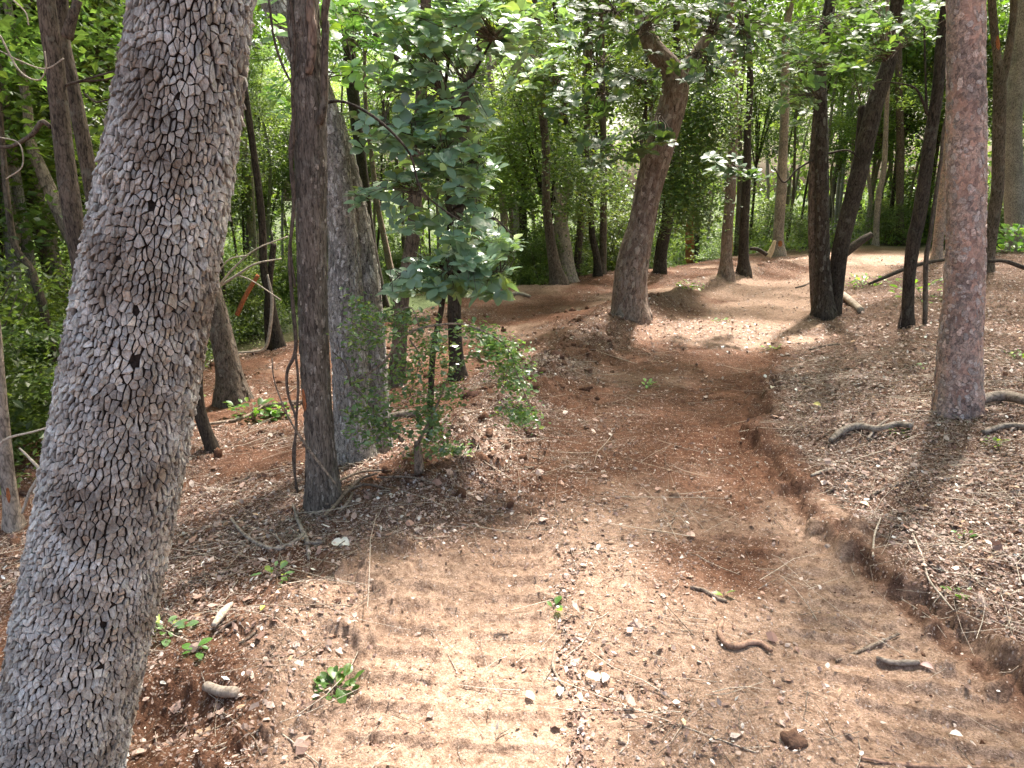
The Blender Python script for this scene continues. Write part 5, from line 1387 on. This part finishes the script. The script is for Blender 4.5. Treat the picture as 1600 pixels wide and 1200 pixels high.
stick('stick', 'pale grey stick on the bank just above the cut edge', [(1267, 745, 4), (1285, 742, 5), (1304, 740, 4)], 'twig_pale')
stick('stick', 'slim branched stick in the middle of the right bank', [(1355, 775, 4), (1385, 765, 5), (1425, 755, 4)], 'twig', side=([(1345, 800, 3), (1352, 785, 4), (1358, 772, 4)],))
stick('stick', 'long thin pale twig running down the right bank', [(1425, 840, 2), (1440, 880, 3), (1450, 910, 3), (1470, 945, 3), (1490, 965, 2)], 'twig_pale', lift=.02)
stick('stick', 'thin upright pale twig leaning on the litter of the right bank', [(1362, 880, 3), (1366, 840, 3), (1378, 808, 2)], 'twig_pale', lift=.02)
stick('stick', 'two crossed thin twigs in the litter strip at the bottom centre', [(868, 1010, 4), (864, 1040, 5), (876, 1065, 4), (893, 1088, 3)], 'twig', side=([(862, 1042, 4), (848, 1062, 4), (838, 1075, 3)],))
stick('stick', 'small curved twig on bare earth at the bottom centre', [(968, 1178, 2), (980, 1166, 3), (982, 1150, 2)], 'twig_pale')

def litter_piece(label, u, v, size, col, n=1, name='fallen_leaf', lift=.02, flat=.4):
    g = G(u, v); rg = np.random.default_rng(int(u * 3 + v))
    m_, N, Lk, out = new_mat('large_dry_leaf'); geo = nn(N, 'ShaderNodeNewGeometry')
    n1 = noise(N, Lk, geo.outputs['Position'], 60, 4)
    c = mix(N, Lk, tuple(q * .75 for q in col), col, n1); principled(N, Lk, out, c, .6, .35)
    v_, f_, _ = place_leaves(leaf_oval(.26, .12, .25), np.array([g + [0, 0, lift]] * n) + rg.normal(size=(n, 3)) * [.01, .01, .002], np.array([[cos(a), sin(a), .15] for a in (rg.random(n) * 2 + 1)]), np.array([[0, -flat, 1]] * n) + rg.normal(size=(n, 3)) * .2, np.full(n, size))
    return tag(obj(name, v_, f_, m_, None, origin=g), label, 'leaf')
litter_piece('large whitish curled leaf pair lying on the dark ridge', 543, 860, .085, (.72, .68, .58), 2)
litter_piece('large whitish leaf lying in the centre of the trail near the bottom', 940, 1070, .055, (.8, .74, .66), 4)
litter_piece('yellow leaf lying alone on the dirt left of the ridge', 414, 955, .035, (.72, .70, .08))
litter_piece('yellow leaf on the litter near the bank top', 1285, 635, .075, (.68, .58, .2))
litter_piece('pale leaf standing out on the upper right bank', 1207, 602, .08, (.66, .56, .42))
litter_piece('tan leaf propped on the litter of the right bank', 1360, 792, .06, (.62, .45, .3))
litter_piece('white curled leaf at the bottom centre', 872, 1090, .05, (.86, .84, .8))
litter_piece('white curled leaf on litter at the bottom right', 1510, 1150, .045, (.75, .65, .58))
litter_piece('pinkish flat leaf piece at the foot of the bank', 1460, 1045, .05, (.55, .36, .32))

def stone(label, u, v, w, col, mat=None):
    g = G(u, v); t = g[1] * cp_ - (g[2] - CAM_H) * sp_; s = .5 * w * t / FPX
    rg = np.random.default_rng(int(u + v)); n, k = 9, 12
    ph = np.linspace(0, pi, n); th = np.linspace(0, 2 * pi, k, endpoint=False)
    V = np.array([[sin(a) * cos(b), sin(a) * sin(b), cos(a) * .7] for a in ph for b in th])
    V *= (1 + 1.3 * (fbm(V[:, 0] * 2.6 + u, V[:, 1] * 2.6 + V[:, 2] * 3, 3, 3)[:, None] - .5)) * s
    F = np.array([[i * k + j, (i + 1) * k + j, (i + 1) * k + (j + 1) % k, i * k + (j + 1) % k] for i in range(n - 1) for j in range(k)])
    m_, N, Lk, out = new_mat('stone_surface'); geo = nn(N, 'ShaderNodeNewGeometry'); n1 = noise(N, Lk, geo.outputs['Position'], 80, 5)
    principled(N, Lk, out, mix(N, Lk, tuple(q * .6 for q in col), col, n1), .9, .2, bump(N, Lk, n1, .8, .01))
    tag(obj('clod', V + g + [0, 0, s * .1], F, m_, None, origin=g), label, 'clod')
stone('dark clod of earth with roots at the bottom right of the trail', 1240, 1158, 36, (.16, .09, .06))
stone('small pale stone in the litter at the bottom centre', 973, 1162, 14, (.42, .30, .22))
stone('rounded brown stone lying on the trail', 1054, 770, 15, (.32, .2, .13))
stone('light brown stone lying below the rounded brown one', 1072, 818, 11, (.44, .3, .22))
stone('pale topped stone on the sunlit dirt ridge', 552, 975, 15, (.5, .4, .32))
stone('dark clod stuck on the sunlit dirt ridge', 527, 938, 13, (.10, .05, .035))
stone('pink stone at the litter mound under the fork tree', 974, 497, 11, (.45, .26, .2))
0 and stone('dark clod in the crawler track near the bottom', 735, 1070, 22, (.15, .08, .05))
0 and stone('broken clod in the left crawler track', 597, 1030, 24, (.14, .075, .05))
stone('dark upturned clod at the lip of the ridge before the trail', 868, 560, 26, (.10, .05, .035))
stone('dark upturned clod beside the hanging spray', 735, 620, 28, (.10, .05, .035))
